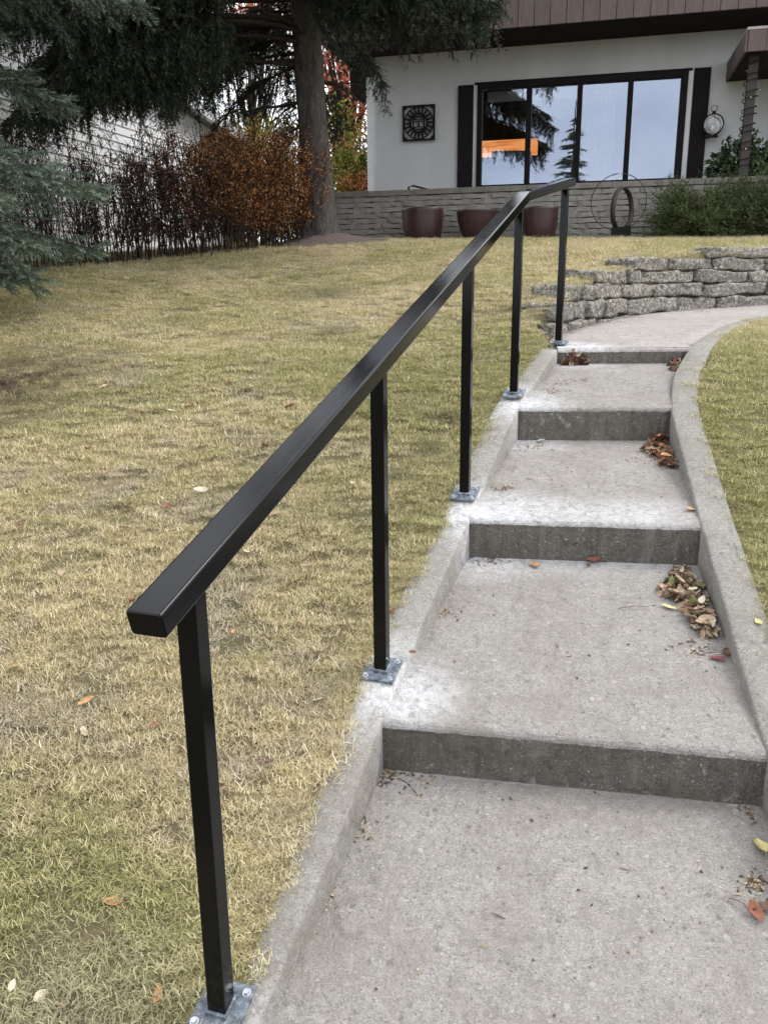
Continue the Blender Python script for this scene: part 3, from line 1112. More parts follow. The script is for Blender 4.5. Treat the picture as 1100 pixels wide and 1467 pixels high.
# lit orange lamp shade seen through the glass
lp = HW(1.72, 2.4, 2.40)
lamp = thing('pendant_lamp', 'long glowing orange lamp shade inside the room behind the picture window', 'lamp', lp, HR)
bm = bmesh.new(); box_bm(bm, (0, 0, .0), (1.10, .3, .24), bevel=.02)
link('lamp_shade', bm_mesh('lamp_shade', bm), MAT['orange'], lamp)
bm = bmesh.new(); box_bm(bm, (0, 0, .55), (.02, .02, .80))
link('cord', bm_mesh('cord', bm), MAT['wire'], lamp)

# armchair in the room
pa = HW(1.95, .75, 1.12)
ac = thing('armchair', 'blue grey upholstered armchair standing behind the picture window', 'armchair', pa, HR + .2)
fab = M_plain('blue_grey_fabric', (.16, .21, .27), .9)
for nm, c_, s_ in (('seat', (0, 0, .36), (.6, .58, .2)), ('backrest', (0, -.27, .64), (.62, .14, .62)), ('armrest', (-.34, 0, .46), (.12, .6, .3)), ('armrest', (.34, 0, .46), (.12, .6, .3))):
    bm = bmesh.new(); box_bm(bm, c_, s_, bevel=.04); link(nm, bm_mesh(nm, bm), fab, ac)
for sx in (-1, 1):
    for sy in (-1, 1):
        bm = bmesh.new(); box_bm(bm, (sx * .26, sy * .22, .13), (.045, .045, .26)); link('leg', bm_mesh('leg', bm), MAT['darkpost'], ac)

# porch canopy and post
can = hb('porch_canopy', (5.06, -1.62, 2.77), (9.5, -.002, 2.82), MAT['soffit'])
hb('canopy_cap', (5.04, -1.66, 3.0), (9.5, -.002, 3.03), M_plain('pale_canopy_flashing', (.30, .28, .27), .6), can)
v = -1.64; k = 0
while v < -.12:
    hb('fascia_board', (5.03 + .003 * (k % 2), v + .003, 2.76), (5.058, v + .157, 2.998), MAT['board'], can); v += .16; k += 1
u = 5.06; k = 0
while u < 8.9:
    hb('fascia_board', (u + .003, -1.655 + .003 * (k % 2), 2.76), (u + .207, -1.622, 2.998), MAT['board'], can); u += .21; k += 1
hb('porch_post', (5.13, -1.43, .3), (5.24, -1.32, 2.77), MAT['darkpost'])
hb('porch_floor', (-.07, -1.3, .35), (9.5, -.01, 1.0), MAT['cap'])

# string lights spiralling round the post
pc = HW(5.185, -1.375, 0)
slt = thing('string_lights', 'dark string light cable wound in a spiral around the porch post', 'string lights', (pc.x, pc.y, 1.4))
pts = []
for s in range(0, 260):
    t = s / 260
    a = t * 2 * math.pi * 13
    wob = .015 * math.sin(t * 40)
    pts.append((.092 * math.cos(a), .092 * math.sin(a), t * 1.3 + .0 + wob))
V, F = tubes_np([(np.array(pts), np.full(len(pts), .006))], 5)
link('cable', np_mesh('cable', V, F, True), MAT['wire'], slt)
bulbm = M_plain('clear_bulb', (.5, .5, .48), .2)
Vb, Fb = [], []
for s in range(6, 255, 24):
    p = pts[s]
    bm = bmesh.new(); bmesh.ops.create_icosphere(bm, subdivisions=1, radius=.011)
    bmesh.ops.translate(bm, vec=(p[0] * 1.12, p[1] * 1.12, p[2] - .008), verts=bm.verts)
    link('bulb', bm_mesh('bulb', bm), bulbm, slt)

# round wall lantern on the right shutter
lc = HW(4.90, -.17, 2.19)
lan = thing('wall_lantern', 'round glass wall lantern with a hanging loop and candle on the right shutter', 'lantern', lc, HR)
def torus_pts(R, nseg, ax='y'):
    a = np.linspace(0, 2 * np.pi, nseg + 1)
    if ax == 'y': return np.c_[R * np.cos(a), 0 * a, R * np.sin(a)]
    return np.c_[0 * a, R * np.cos(a), R * np.sin(a)]
for dy in (-.05, .05):
    q = torus_pts(.135, 40); q[:, 1] += dy
    V, F = tubes_np([(q, np.full(41, .009))], 6)
    link('rim', np_mesh('rim', V, F, True), MAT['wire'], lan)
    me = lathe_mesh('lens', [(.0, .02), (.06, .016), (.11, .006), (.128, 0)], 32)
    o = link('lens', me, MAT['lglass'], lan); o.location = (0, dy, 0); o.rotation_euler = (math.pi / 2 * (1 if dy < 0 else -1), 0, 0)
V, F = tubes_np([(torus_pts(.04, 20) + np.array([0, 0, .215]), np.full(21, .005))], 5)
link('loop', np_mesh('loop', V, F, True), MAT['wire'], lan)
bm = bmesh.new(); box_bm(bm, (0, 0, .155), (.05, .06, .045)); link('cap', bm_mesh('cap', bm), MAT['wire'], lan)
bm = bmesh.new(); box_bm(bm, (0, 0, -.155), (.16, .11, .02)); box_bm(bm, (-.04, .13, -.14), (.03, .16, .03)); link('bracket', bm_mesh('bracket', bm), MAT['wire'], lan)
me = lathe_mesh('candle', [(0, -.10), (.032, -.10), (.032, -.01), (0, -.01)], 16)
link('candle', me, MAT['white'], lan)

# square sun plaque, openwork
pp = HW(.625, -.035, 2.46)
plq = thing('wall_plaque', 'square black openwork metal sun plaque on the pale stucco wall', 'wall plaque', pp, HR)
bm = bmesh.new()
S = .255
for (c_, s_) in (((0, 0, S - .014), (2 * S, .02, .028)), ((0, 0, -S + .014), (2 * S, .02, .028)), ((-S + .014, 0, 0), (.028, .02, 2 * S - .056)), ((S - .014, 0, 0), (.028, .02, 2 * S - .056))):
    box_bm(bm, c_, s_)
link('border', bm_mesh('border', bm), MAT['wire'], plq)
def ring_bm(bm, r0, r1, y0, y1, seg=40):
    vs = []
    for k in range(seg):
        a = 2 * math.pi * k / seg
        vs.append([bm.verts.new((r * math.cos(a), y, r * math.sin(a))) for r, y in ((r0, y0), (r1, y0), (r1, y1), (r0, y1))])
    for k in range(seg):
        A, B = vs[k], vs[(k + 1) % seg]
        for q in range(4):
            bm.faces.new((A[q], A[(q + 1) % 4], B[(q + 1) % 4], B[q]))
bm = bmesh.new(); ring_bm(bm, .218, .236, -.008, .008); link('ring', bm_mesh('ring', bm), MAT['wire'], plq)
bm = bmesh.new(); ring_bm(bm, .118, .142, -.008, .008); link('ring', bm_mesh('ring', bm), MAT['wire'], plq)
for k in range(20):
    a = 2 * math.pi * k / 20
    bm = bmesh.new()
    prism_bm(bm, [(-.017, .135), (.017, .135), (.010, .225), (-.010, .225)], -.007, .007, 1)
    bmesh.ops.rotate(bm, cent=(0, 0, 0), matrix=Matrix.Rotation(a, 3, 'Y'), verts=bm.verts)
    link('ray', bm_mesh('ray', bm), MAT['wire'], plq)
bm = bmesh.new()
for (c_, s_, r_) in (((-.04, 0, .05), (.055, .016, .014), .15), ((.04, 0, .05), (.055, .016, .014), -.15), ((-.04, 0, .022), (.03, .016, .016), 0), ((.04, 0, .022), (.03, .016, .016), 0),
                     ((0, 0, 0), (.018, .02, .08), 0), ((0, 0, -.055), (.07, .016, .014), 0), ((0, 0, -.035), (.04, .016, .012), 0), ((-.085, 0, 0), (.02, .016, .14), 0), ((.085, 0, 0), (.02, .016, .14), 0), ((0, 0, .09), (.14, .016, .02), 0), ((0, 0, -.09), (.13, .016, .02), 0)):
    box_bm(bm, c_, s_, Matrix.Rotation(r_, 3, 'Y'))
for a in (45, 135, 225, 315):
    a = math.radians(a); box_bm(bm, (.105 * math.cos(a), 0, .105 * math.sin(a)), (.07, .016, .02), Matrix.Rotation(-a, 3, 'Y'))
link('face', bm_mesh('face', bm), MAT['wire'], plq)
bm = bmesh.new()
for sx in (-1, 1):
    for sz in (-1, 1):
        prism_bm(bm, [(sx * .24, sz * .24), (sx * .24, sz * .165), (sx * .20, sz * .20), (sx * .165, sz * .24)], -.006, .006, 1)
link('corner_scroll', bm_mesh('corner_scroll', bm), MAT['wire'], plq)

# ------------------------------------------------------------------ terrace wall of grey blocks
tw = thing('terrace_wall', 'long low wall of thin grey stacked stone blocks under a flat cap below the house', 'stone wall', HW(0, -1.51, Z0), HR)
TU0, TU1 = -.30, 7.2
def tb(name, lo, hi, mat, bevel=0):
    return boxr(name, (lo[0], lo[1], lo[2] - Z0), (hi[0], hi[1], hi[2] - Z0), mat, tw, bevel)
tb('backing', (TU0, .03, .30), (TU1, .22, 1.255), MAT['mortar'])
u = TU0 - .03
while u < TU1:
    ln = rnd.uniform(1.1, 1.5)
    e = min(u + ln, TU1 + .02)
    tb('cap_slab', (u + .002, -.05, 1.262 + rnd.uniform(-.002, .002)), (e - .002, .26, 1.335), MAT['cap'], .006); u = e
def block_variant(seed):
    bm = bmesh.new()
    bmesh.ops.create_cube(bm, size=1)
    bmesh.ops.subdivide_edges(bm, edges=[e for e in bm.edges if abs(e.verts[0].co.x - e.verts[1].co.x) > .5], cuts=4)
    bmesh.ops.delete(bm, geom=[f for f in bm.faces if f.normal.y > .9], context='FACES')
    for v in bm.verts:
        nv = mnoise.noise(Vector((v.co.x * 3.1, v.co.z * 2, seed * 7.7)))
        nz = mnoise.noise(Vector((v.co.x * 3.7 + 9, v.co.z * 2, seed * 5.1)))
        if v.co.y < 0: v.co.y += nv * .28
        v.co.z += nz * .26
        if abs(v.co.x) < .49: v.co.x += nv * .05
    me = bm_mesh('stone_block', bm)
    me.materials.append(MAT['block'])
    return me
bv = [block_variant(k) for k in range(14)]
rows = 10
z = .535; hrow = (1.258 - z) / rows
for r_i in range(rows):
    u = TU0 + (rnd.uniform(-.15, 0) if r_i % 2 else 0)
    while u < TU1 - .02:
        ln = rnd.uniform(.26, .52)
        a, b = max(u, TU0), min(u + ln, TU1)
        if b - a > .04:
            o = bpy.data.objects.new('stone_block', bv[rnd.randrange(14)])
            COL.objects.link(o); o.parent = tw
            o.location = ((a + b) / 2, rnd.uniform(-.004, .005), z + hrow * (r_i + .5) - Z0)
            o.scale = (b - a - .004, .07, hrow - .007)
        u += ln

# ------------------------------------------------------------------ planters
def planter(uc, v, w, h, z, label, bowl):
    R = w / 2
    t = thing('planter', label, 'planter', HW(uc, v, z), HR, 'glazed planters in front of the terrace wall')
    if bowl:
        prof = [(0, .01), (R * .55, 0), (R * .66, .02), (R * .84, h * .4), (R * .96, h * .75), (R, h * .96), (R * 1.02, h), (R * .93, h), (R * .9, h * .9), (0, h * .88)]
    else:
        prof = [(0, .0), (R * .78, 0), (R * .84, .02), (R * .94, h * .4), (R * .99, h * .7), (R, h * .93), (R * 1.02, h), (R * .92, h), (R * .9, h * .9), (0, h * .88)]
    link('pot', lathe_mesh('pot', prof, 44), MAT['glaze'], t)
    me = lathe_mesh('potting_soil', [(0, h * .89), (R * .9, h * .89)], 30)
    link('potting_soil', me, MAT['soil'], t)
planter(1.08, -1.98, .56, .46, .575, 'burgundy glazed round planter nearest the tree trunk, clear of the handrail', False)
planter(1.84, -2.0, .58, .38, .60, 'wide burgundy bowl planter mostly hidden behind the sloping black handrail', True)
planter(2.66, -2.0, .46, .41, .59, 'burgundy glazed planter standing between the two farthest handrail posts', False)

# ------------------------------------------------------------------ ring sculpture
sc = thing('garden_sculpture', 'rusty steel ring sculpture on a black block with a large thin hoop behind', 'sculpture', HW(3.69, -1.98, .57), HR)
bm = bmesh.new(); box_bm(bm, (0, 0, .075), (.24, .2, .17), bevel=.004); link('plinth', bm_mesh('plinth', bm), MAT['wire'], sc)
# band: tilted, slightly spiralled ring of flat steel
V, F = [], []
ns = 72
for s in range(ns + 1):
    a = math.radians(-82 + 338 * s / ns)
    rz = .235; rx = .235
    off = -.05 + .10 * s / ns
    for (dr, dy) in ((-.008, -.03), (.008, -.03), (.008, .03), (-.008, .03)):
        rr_ = rz + dr
        V.append((rr_ * math.cos(a), dy + off, .40 + rr_ * math.sin(a)))
for s in range(ns):
    for q in range(4):
        F.append((s * 4 + q, s * 4 + (q + 1) % 4, (s + 1) * 4 + (q + 1) % 4, (s + 1) * 4 + q))
o = link('steel_ring', np_mesh('steel_ring', V, np.array(F), False), MAT['rust'], sc)
o.rotation_euler = (0, 0, math.radians(66))
q = torus_pts(.345, 60); q[:, 1] += .12; q[:, 2] += .48; q[:, 0] -= .05
V, F = tubes_np([(q, np.full(61, .006))], 5)
link('hoop', np_mesh('hoop', V, F, True), MAT['rust'], sc)

# ------------------------------------------------------------------ patio chair behind the terrace wall
pcx = HW(.95, -.75, 1.0)
pch = thing('patio_chair', 'dark metal patio chair whose arm just shows above the terrace wall cap', 'chair', pcx, HR)
chm = M_plain('dark_chair_metal', (.03, .032, .035), .45, .5)
for nm, pts_ in (('frame', [(-.28, -.24, 0), (-.28, -.24, .43), (-.20, -.3, .44), (.10, -.26, .36), (.16, .2, .36)]), ('armrest', [(-.26, .26, 0), (-.26, .26, .41), (-.18, .26, .43), (.14, .26, .38), (.16, .26, .0)]),
                 ('leg', [(.16, -.26, 0), (.16, -.26, .37)])):
    V, F = tubes_np([(np.array(pts_, float), np.full(len(pts_), .016))], 6)
    link(nm, np_mesh(nm, V, F, False), chm, pch)
bm = bmesh.new(); box_bm(bm, (-.05, 0, .24), (.46, .48, .03), bevel=.01); link('seat', bm_mesh('seat', bm), chm, pch)

# ------------------------------------------------------------------ neighbouring house with white lap siding
NB = thing('neighbour_house', 'white lap sided neighbouring house seen through the spruce branches', 'house', (-2.72, 17, 0.0), math.radians(-15))
NL = 10.0     # local: y runs back along the wall towards us (negative), wall face at x=0
def nbz(y):   # top of the wall: the gable slopes down to the far corner
    return 2.62 + .115 * (-y)
bm = bmesh.new()
prism_bm(bm, [(.0, -.6), (-NL, -.6), (-NL, nbz(-NL) - .02), (0, nbz(0) - .02)], -5, -.012, 0)
link('wall', bm_mesh('wall', bm), MAT['siding'], NB)
zz = -.4
while zz < 4.2:
    y1 = 0.0
    y0 = -NL
    if zz + .02 > nbz(0): y1 = -(zz + .02 - 2.62) / .115
    if y1 > y0 + .1:
        bm = bmesh.new()
        pr = [(-.008, zz), (.020, zz), (.004, zz + .118), (-.008, zz + .118)]
        prism_bm(bm, pr, y0, y1, 1)
        link('siding_board', bm_mesh('siding_board', bm), MAT['siding'], NB)
    zz += .118
boxr('corner_trim', (-.03, .001, -.5), (.03, .06, 2.62), MAT['white'], NB)
bm = bmesh.new()
prism_bm(bm, [(.35, nbz(.35) + .0), (-NL, nbz(-NL)), (-NL, nbz(-NL) + .2), (.35, nbz(.35) + .2)], -5.2, .22, 0)
nroof = link('roof', bm_mesh('roof', bm), M_plain('grey_shingle_roof', (.20, .20, .21), .85, var=.2, scale=30), NB)
bm = bmesh.new()
prism_bm(bm, [(.38, nbz(.38) - .03), (-NL, nbz(-NL) - .03), (-NL, nbz(-NL) + .15), (.38, nbz(.38) + .15)], .225, .31, 0)
link('gutter', bm_mesh('gutter', bm), M_plain('white_gutter', (.6, .62, .65), .5), nroof)
boxr('downspout', (.03, -.16, -.5), (.10, -.09, 2.6), M_plain('tan_downspout', (.42, .33, .26), .6), NB)

# ------------------------------------------------------------------ needle foliage
def needles(pos, dirs, L, nper, nlen, nwid, spread=1.0, seed=0, flat=0.0):
    """bottle-brush shoots. pos/dirs (N,3), L (N,) -> V (tri soup), rnd, tip"""
    g = np.random.default_rng(seed)
    N = len(pos)
    dirs = dirs / (np.linalg.norm(dirs, axis=1, keepdims=True) + 1e-9)
    ref = np.where(np.abs(dirs[:, 2:3]) < .9, np.array([[0, 0, 1.]]), np.array([[1., 0, 0]]))
    A = np.cross(dirs, ref); A /= np.linalg.norm(A, axis=1, keepdims=True)
    B = np.cross(dirs, A)
    t = (np.arange(nper)[None] + g.random((N, nper))) / nper
    ph = g.random((N, nper)) * 2 * np.pi
    rad = A[:, None] * np.cos(ph)[..., None] + B[:, None] * np.sin(ph)[..., None] * (1 - flat)
    base = pos[:, None] + dirs[:, None] * (t * L[:, None])[..., None]
    nd = dirs[:, None] * .75 + rad * spread
    nd /= np.linalg.norm(nd, axis=2, keepdims=True)
    ln = nlen * (.7 + .5 * g.random((N, nper))) * (1.05 - .35 * t)
    side = np.cross(nd, rad + .3 * dirs[:, None]); side /= (np.linalg.norm(side, axis=2, keepdims=True) + 1e-9)
    w = nwid * .5
    v0 = base - side * w; v1 = base + side * w
    v2 = base + nd * ln[..., None]
    V = np.stack([v0, v1, v2], 2).reshape(-1, 3)
    r_ = np.repeat((g.random(N)[:, None] * .6 + g.random((N, nper)) * .4).reshape(-1), 3)
    tp = (t ** 2)
    tipv = np.repeat(tp.reshape(-1), 3)
    return V, r_, tipv


def tri_soup(name, V, r_, tipv, mat, parent, kind=None):
    F = np.arange(len(V)).reshape(-1, 3)
    me = np_mesh(name, V, F, False, {'rnd': r_, 'tip': tipv})
    return link(name, me, mat, parent, kind)


def conifer_branch(g, start, az, length, rise, droop, hang, dens=1.0, twigL=.14, bare=.12, width=.38, sub_droop=.5, tipup=0., vert=.12):
    """main limb polyline + shoots. returns limb polys, shoot pos, dirs, len"""
    n_ = 22
    t = np.linspace(0, 1, n_)
    h = np.array([math.cos(az), math.sin(az), 0])
    sd = np.array([-h[1], h[0], 0])
    wob = g.normal(0, .03)
    P = start + h * (t * length)[:, None] + sd * (np.sin(t * 3 + g.random() * 3) * wob * length)[:, None]
    P[:, 2] += rise * length * t - droop * length * t ** 2 + tipup * length * t ** 4
    rad = .026 * (length / 3) * (1 - t * .93) + .003
    polys = [(P, rad)]
    pos, dr, ll = [], [], []
    s = bare * length
    step = .075 / dens
    while s < length:
        f = s / length
        p = np.array([np.interp(f, t, P[:, k]) for k in range(3)])
        f2 = min(1, f + .03)
        p2 = np.array([np.interp(f2, t, P[:, k]) for k in range(3)])
        tang = p2 - p
        if np.linalg.norm(tang) < 1e-5: tang = P[-1] - P[-2]
        tang /= np.linalg.norm(tang)
        for sg in (-1, 1):
            bl = width * length * (.25 + .9 * math.sin(math.pi * min(1, (f * .85 + .12)))) * (1 - f * .55) * g.uniform(.6, 1.15)
            bl = min(bl, 1.15)
            d = tang * .75 + sd * sg * g.uniform(.6, 1.0) + np.array([0, 0, g.normal(0, vert)])
            d /= np.linalg.norm(d)
            m = max(3, int(bl / .09))
            q = p.copy(); cur = d.copy()
            bp = [q.copy()]
            for i in range(m):
                cur = cur + np.array([0, 0, -sub_droop * (.10 + hang * .22)]) + g.normal(0, .05, 3)
                cur /= np.linalg.norm(cur)
                q = q + cur * (bl / m)
                bp.append(q.copy())
                # side shoots and hanging strands
                for s2 in (-1, 1):
                    sv = np.cross(cur, [0, 0, 1.]); sv /= (np.linalg.norm(sv) + 1e-6)
                    dd = cur * .8 + sv * s2 * g.uniform(.5, .9) + np.array([0, 0, -hang * g.uniform(.2, 1.0)])
                    pos.append(q - cur * g.random() * .05); dr.append(dd); ll.append(twigL * g.uniform(.6, 1.1) * (1.1 - .4 * i / m))
                pos.append(q.copy()); dr.append(cur + g.normal(0, .1, 3)); ll.append(twigL * g.uniform(.8, 1.2))
                if hang > .5 and g.random() < .55:
                    L_ = g.uniform(.15, .5) * hang
                    ns_ = int(L_ / .07)
                    hp = q.copy(); hd = np.array([g.normal(0, .15), g.normal(0, .15), -1.])
                    for _ in range(ns_):
                        for _2 in range(2):
                            pos.append(hp.copy()); dr.append(hd + g.normal(0, .45, 3)); ll.append(twigL * g.uniform(.5, .9))
                        hp = hp + hd * .07
            bp = np.array(bp)
            polys.append((bp, np.linspace(.007, .002, len(bp))))
        s += step * g.uniform(.8, 1.2)
    pos.append(P[-1]); dr.append(P[-1] - P[-2]); ll.append(twigL)
    return polys, pos, dr, ll


def trunk_mesh(pts, radii, sides=20, ridges=.05, seed=0, flare=None):
    P = np.array(pts, float)
    tt = np.linspace(0, 1, 60)
    s = np.linspace(0, 1, len(P))
    Q = np.array([np.interp(tt, s, P[:, k]) for k in range(3)]).T
    Rr = np.interp(tt, s, radii)
    V, F = [], []
    for i, (q, r) in enumerate(zip(Q, Rr)):
        for k in range(sides):
            a = 2 * math.pi * k / sides
            nz = mnoise.noise(Vector((math.cos(a) * 2.2 + seed, math.sin(a) * 2.2, q[2] * 1.6)))
            n2 = mnoise.noise(Vector((math.cos(a) * 7 + seed, math.sin(a) * 7, q[2] * 5)))
            rr_ = r * (1 + nz * .12 + n2 * ridges)
            if flare: rr_ += flare * math.exp(-i / 3.0) * (1 + .6 * math.sin(a * 5 + seed))
            V.append((q[0] + rr_ * math.cos(a), q[1] + rr_ * math.sin(a), q[2]))
    for i in range(59):
        for k in range(sides):
            k2 = (k + 1) % sides
            F.append((i * sides + k, i * sides + k2, (i + 1) * sides + k2, (i + 1) * sides + k))
    return np_mesh('trunk', V, np.array(F), True)


def build_spruce(name, label, base, trunk_pts, trunk_r, branches, nmat, seed, nper, nlen, nwid, twigL, bark_m, flare=.06, dead=None, group=None):
    g = np.random.default_rng(seed)
    T = thing(name, label, 'spruce tree', base, 0, group)
    off = np.array(base)
    tr_ = trunk_mesh(np.array(trunk_pts) - off, trunk_r, 24, .05, seed, flare)
    link('trunk', tr_, bark_m, T)
    polys, pos, dr, ll = [], [], [], []
    for b in branches:
        a, c_, d_, e_ = conifer_branch(g, twigL=twigL, **b)
        polys += a; pos += c_; dr += d_; ll += e_
    V, F = tubes_np([(p - off, r) for p, r in polys], 4)
    link('branches', np_mesh('branches', V, F, True), MAT['limb'], T)
    V, r_, tp_2 = needles(np.array(pos) - off, np.array(dr), np.array(ll), nper, nlen, nwid, 1.0, seed)
    tri_soup('foliage', V, r_, tp_2, nmat, T)
    if dead:
        V, F = tubes_np([(np.array(p) - off, r) for p, r in dead], 6)
        link('dead_limbs', np_mesh('dead_limbs', V, F, True), MAT['limb'], T)
    print(name, 'shoots', len(pos))
    return T


# big dark spruce beside the house
TB = np.array([-.76, 11.0, .52])
def trunk_at(z):
    return np.array([-.76 - .045 * (z - .6), 11.0, z])
gb = np.random.default_rng(21)
br = []
A_ = math.radians
# limbs towards the viewer's left (dark hanging curtains); azimuth 180 = left, 270 = towards the camera
for (az, z, L_, rise, droop, hang, dn) in (
        (194, 2.98, 3.1, .08, .44, 1.0, 1.6), (206, 3.05, 3.4, .08, .46, 1.1, 1.7), (220, 3.0, 3.4, .08, .42, 1.0, 1.6), (236, 3.5, 3.2, .10, .44, 1.0, 1.2), (188, 3.5, 3.3, .12, .46, 1.0, 1.5), (213, 3.7, 3.8, .10, .46, 1.1, 1.6),
        (228, 4.1, 3.8, .10, .46, 1.0, 1.3), (200, 4.1, 3.6, .10, .46, 1.0, 1.5), (245, 4.2, 3.3, .10, .44, .9, 1.0), (203, 3.4, 3.2, .08, .46, 1.1, 1.5), (230, 2.9, 2.9, .08, .36, 1.0, 1.3),
        (214, 2.8, 3.0, .08, .34, 1.0, 1.4), (222, 4.7, 3.6, .12, .42, .9, 1.0), (205, 5.0, 3.6, .12, .42, .9, .8), (183, 3.9, 2.9, .12, .46, 1.1, 1.1),
        (190, 5.6, 3.3, .14, .36, .9, .5), (218, 5.6, 3.3, .14, .36, .9, .5), (190, 3.0, 2.3, .08, .34, .9, .8),
        (258, 4.4, 2.7, .12, .42, 1.0, .9), (275, 4.3, 2.3, .12, .36, 1.0, 1.0), (290, 3.8, 2.3, .06, .30, .9, 1.2), (303, 3.35, 2.5, .02, .22, .9, 1.4), (313, 3.3, 2.7, .0, .22, .9, 1.6), (322, 3.3, 2.75, .0, .22, .9, 1.6), (318, 3.9, 2.9, .02, .30, .95, 1.3), (297, 4.3, 2.8, .10, .32, .95, 1.1), (329, 3.8, 2.6, .02, .26, .9, 1.2),
        (334, 4.2, 2.6, .08, .28, .8, 1.0), (348, 4.4, 2.4, .1, .28, .7, .8), (0, 4.6, 2.0, .1, .3, .7, .6), (20, 4.4, 2.0, .1, .3, .7, .5), (60, 4.0, 1.8, .1, .4, .8, .7), (40, 3.2, 1.2, .0, .5, .9, .9), (100, 3.6, 2.0, .1, .4, .9, 1.0), (135, 3.4, 2.1, .12, .45, 1.0, 1.1), (160, 3.2, 2.3, .14, .45, 1.0, 1.1),
        (150, 2.6, 1.7, .1, .5, .9, 1.0), (120, 2.3, 1.3, .1, .5, .8, 1.0), (75, 2.4, 1.0, .05, .5, .8, 1.0), (170, 2.9, 1.9, .1, .5, 1.1, 1.1)):
    br.append(dict(start=trunk_at(z), az=A_(az + gb.uniform(-4, 4)), length=L_, rise=rise, droop=droop, hang=hang, dens=dn * .78, width=.30, bare=(.24 if az < 206 else .40) if 180 < az < 240 else .12))
zz = 5.6
while zz < 15.5:
    for q in range(6):
        L_ = 3.6 * (16.4 - zz) / 10.6
        br.append(dict(start=trunk_at(zz + gb.uniform(0, .4)), az=gb.uniform(0, 2 * math.pi), length=max(.5, L_), rise=.1, droop=.3, hang=.3, dens=.20, width=.34))
    zz += .7
dead = []
for (z, az, L_) in ((2.66, 184, 1.9), (2.58, 192, 2.3), (3.05, 176, 1.6), (2.9, 200, 1.9), (2.2, 170, .9), (3.15, 188, 2.1), (2.75, 150, 1.2), (2.45, 10, .5), (2.95, 235, 1.3), (1.9, 220, .25), (3.3, 195, 2.2)):
    a = A_(az)
    t = np.linspace(0, 1, 9)
    P = trunk_at(z) + np.c_[np.cos(a) * t * L_, np.sin(a) * t * L_, -.06 * L_ * t + .10 * L_ * np.sin(t * 2.5) * gb.uniform(-.6, .9)] + gb.normal(0, .018, (9, 3)) * t[:, None]
    dead.append((P, np.linspace(.028, .006, 9)))
    for q in range(7):
        f = gb.uniform(.25, 1)
        p = np.array([np.interp(f, t, P[:, k]) for k in range(3)])
        aa = a + gb.uniform(-1.1, 1.1); l2 = gb.uniform(.15, .55)
        tt = np.linspace(0, 1, 5)
        dead.append((p + np.c_[np.cos(aa) * tt * l2, np.sin(aa) * tt * l2, -.35 * l2 * tt ** 1.5], np.linspace(.009, .003, 5)))
big_spruce = build_spruce('spruce_tree', 'tall spruce with a thick bare trunk beside the house and dark drooping branches', tuple(TB), [trunk_at(.45), trunk_at(1.4), trunk_at(3.3), trunk_at(6), trunk_at(10), trunk_at(16)],
             [.225, .185, .158, .13, .09, .015], br, MAT['needles_dark'], 21, 12, .036, .014, .15, MAT['bark'], .075, dead)
# pruned limb scars on the trunk
for (z, px) in ((2.02, .35), (1.60, .25), (1.33, -.6), (1.0, .1), (1.9, -.7), (2.6, .5)):
    a = -math.pi / 2 + px
    c_ = trunk_at(z) - TB; r = .165
    bm = bmesh.new()
    bmesh.ops.create_cone(bm, cap_ends=True, segments=12, radius1=.042, radius2=.026, depth=.05)
    bmesh.ops.rotate(bm, cent=(0, 0, 0), matrix=Matrix.Rotation(math.pi / 2, 3, 'Y'), verts=bm.verts)
    bmesh.ops.rotate(bm, cent=(0, 0, 0), matrix=Matrix.Rotation(a, 3, 'Z'), verts=bm.verts)
    bmesh.ops.translate(bm, vec=(c_[0] + r * math.cos(a), c_[1] + r * math.sin(a), c_[2]), verts=bm.verts)
    link('branch_stub', bm_mesh('branch_stub', bm), MAT['bark'], big_spruce)

# soil mound at the foot of the trunk
V, F = [], []
nr_, na_ = 14, 40
for i in range(nr_):
    r = 1.15 * i / (nr_ - 1)
    for k in range(na_):
        a = 2 * math.pi * k / na_
        rx_ = r * (1.0 + .12 * math.sin(a * 3))
        x, y = -.72 + rx_ * math.cos(a) * 1.05, 10.95 + rx_ * math.sin(a) * .8
        zq = hL([(x, y)])[0] + .10 * math.exp(-(r / .5) ** 2) - .012 + .012 * mnoise.noise(Vector((x * 5, y * 5, 0))) + .02 * (1 - r / 1.15)
        V.append((x, y, zq))
for i in range(nr_ - 1):
    for k in range(na_):
        k2 = (k + 1) % na_
        F.append((i * na_ + k, i * na_ + k2, (i + 1) * na_ + k2, (i + 1) * na_ + k))
link('soil_mound', np_mesh('soil_mound', V, np.array(F), True), MAT['soil'], kind='structure')

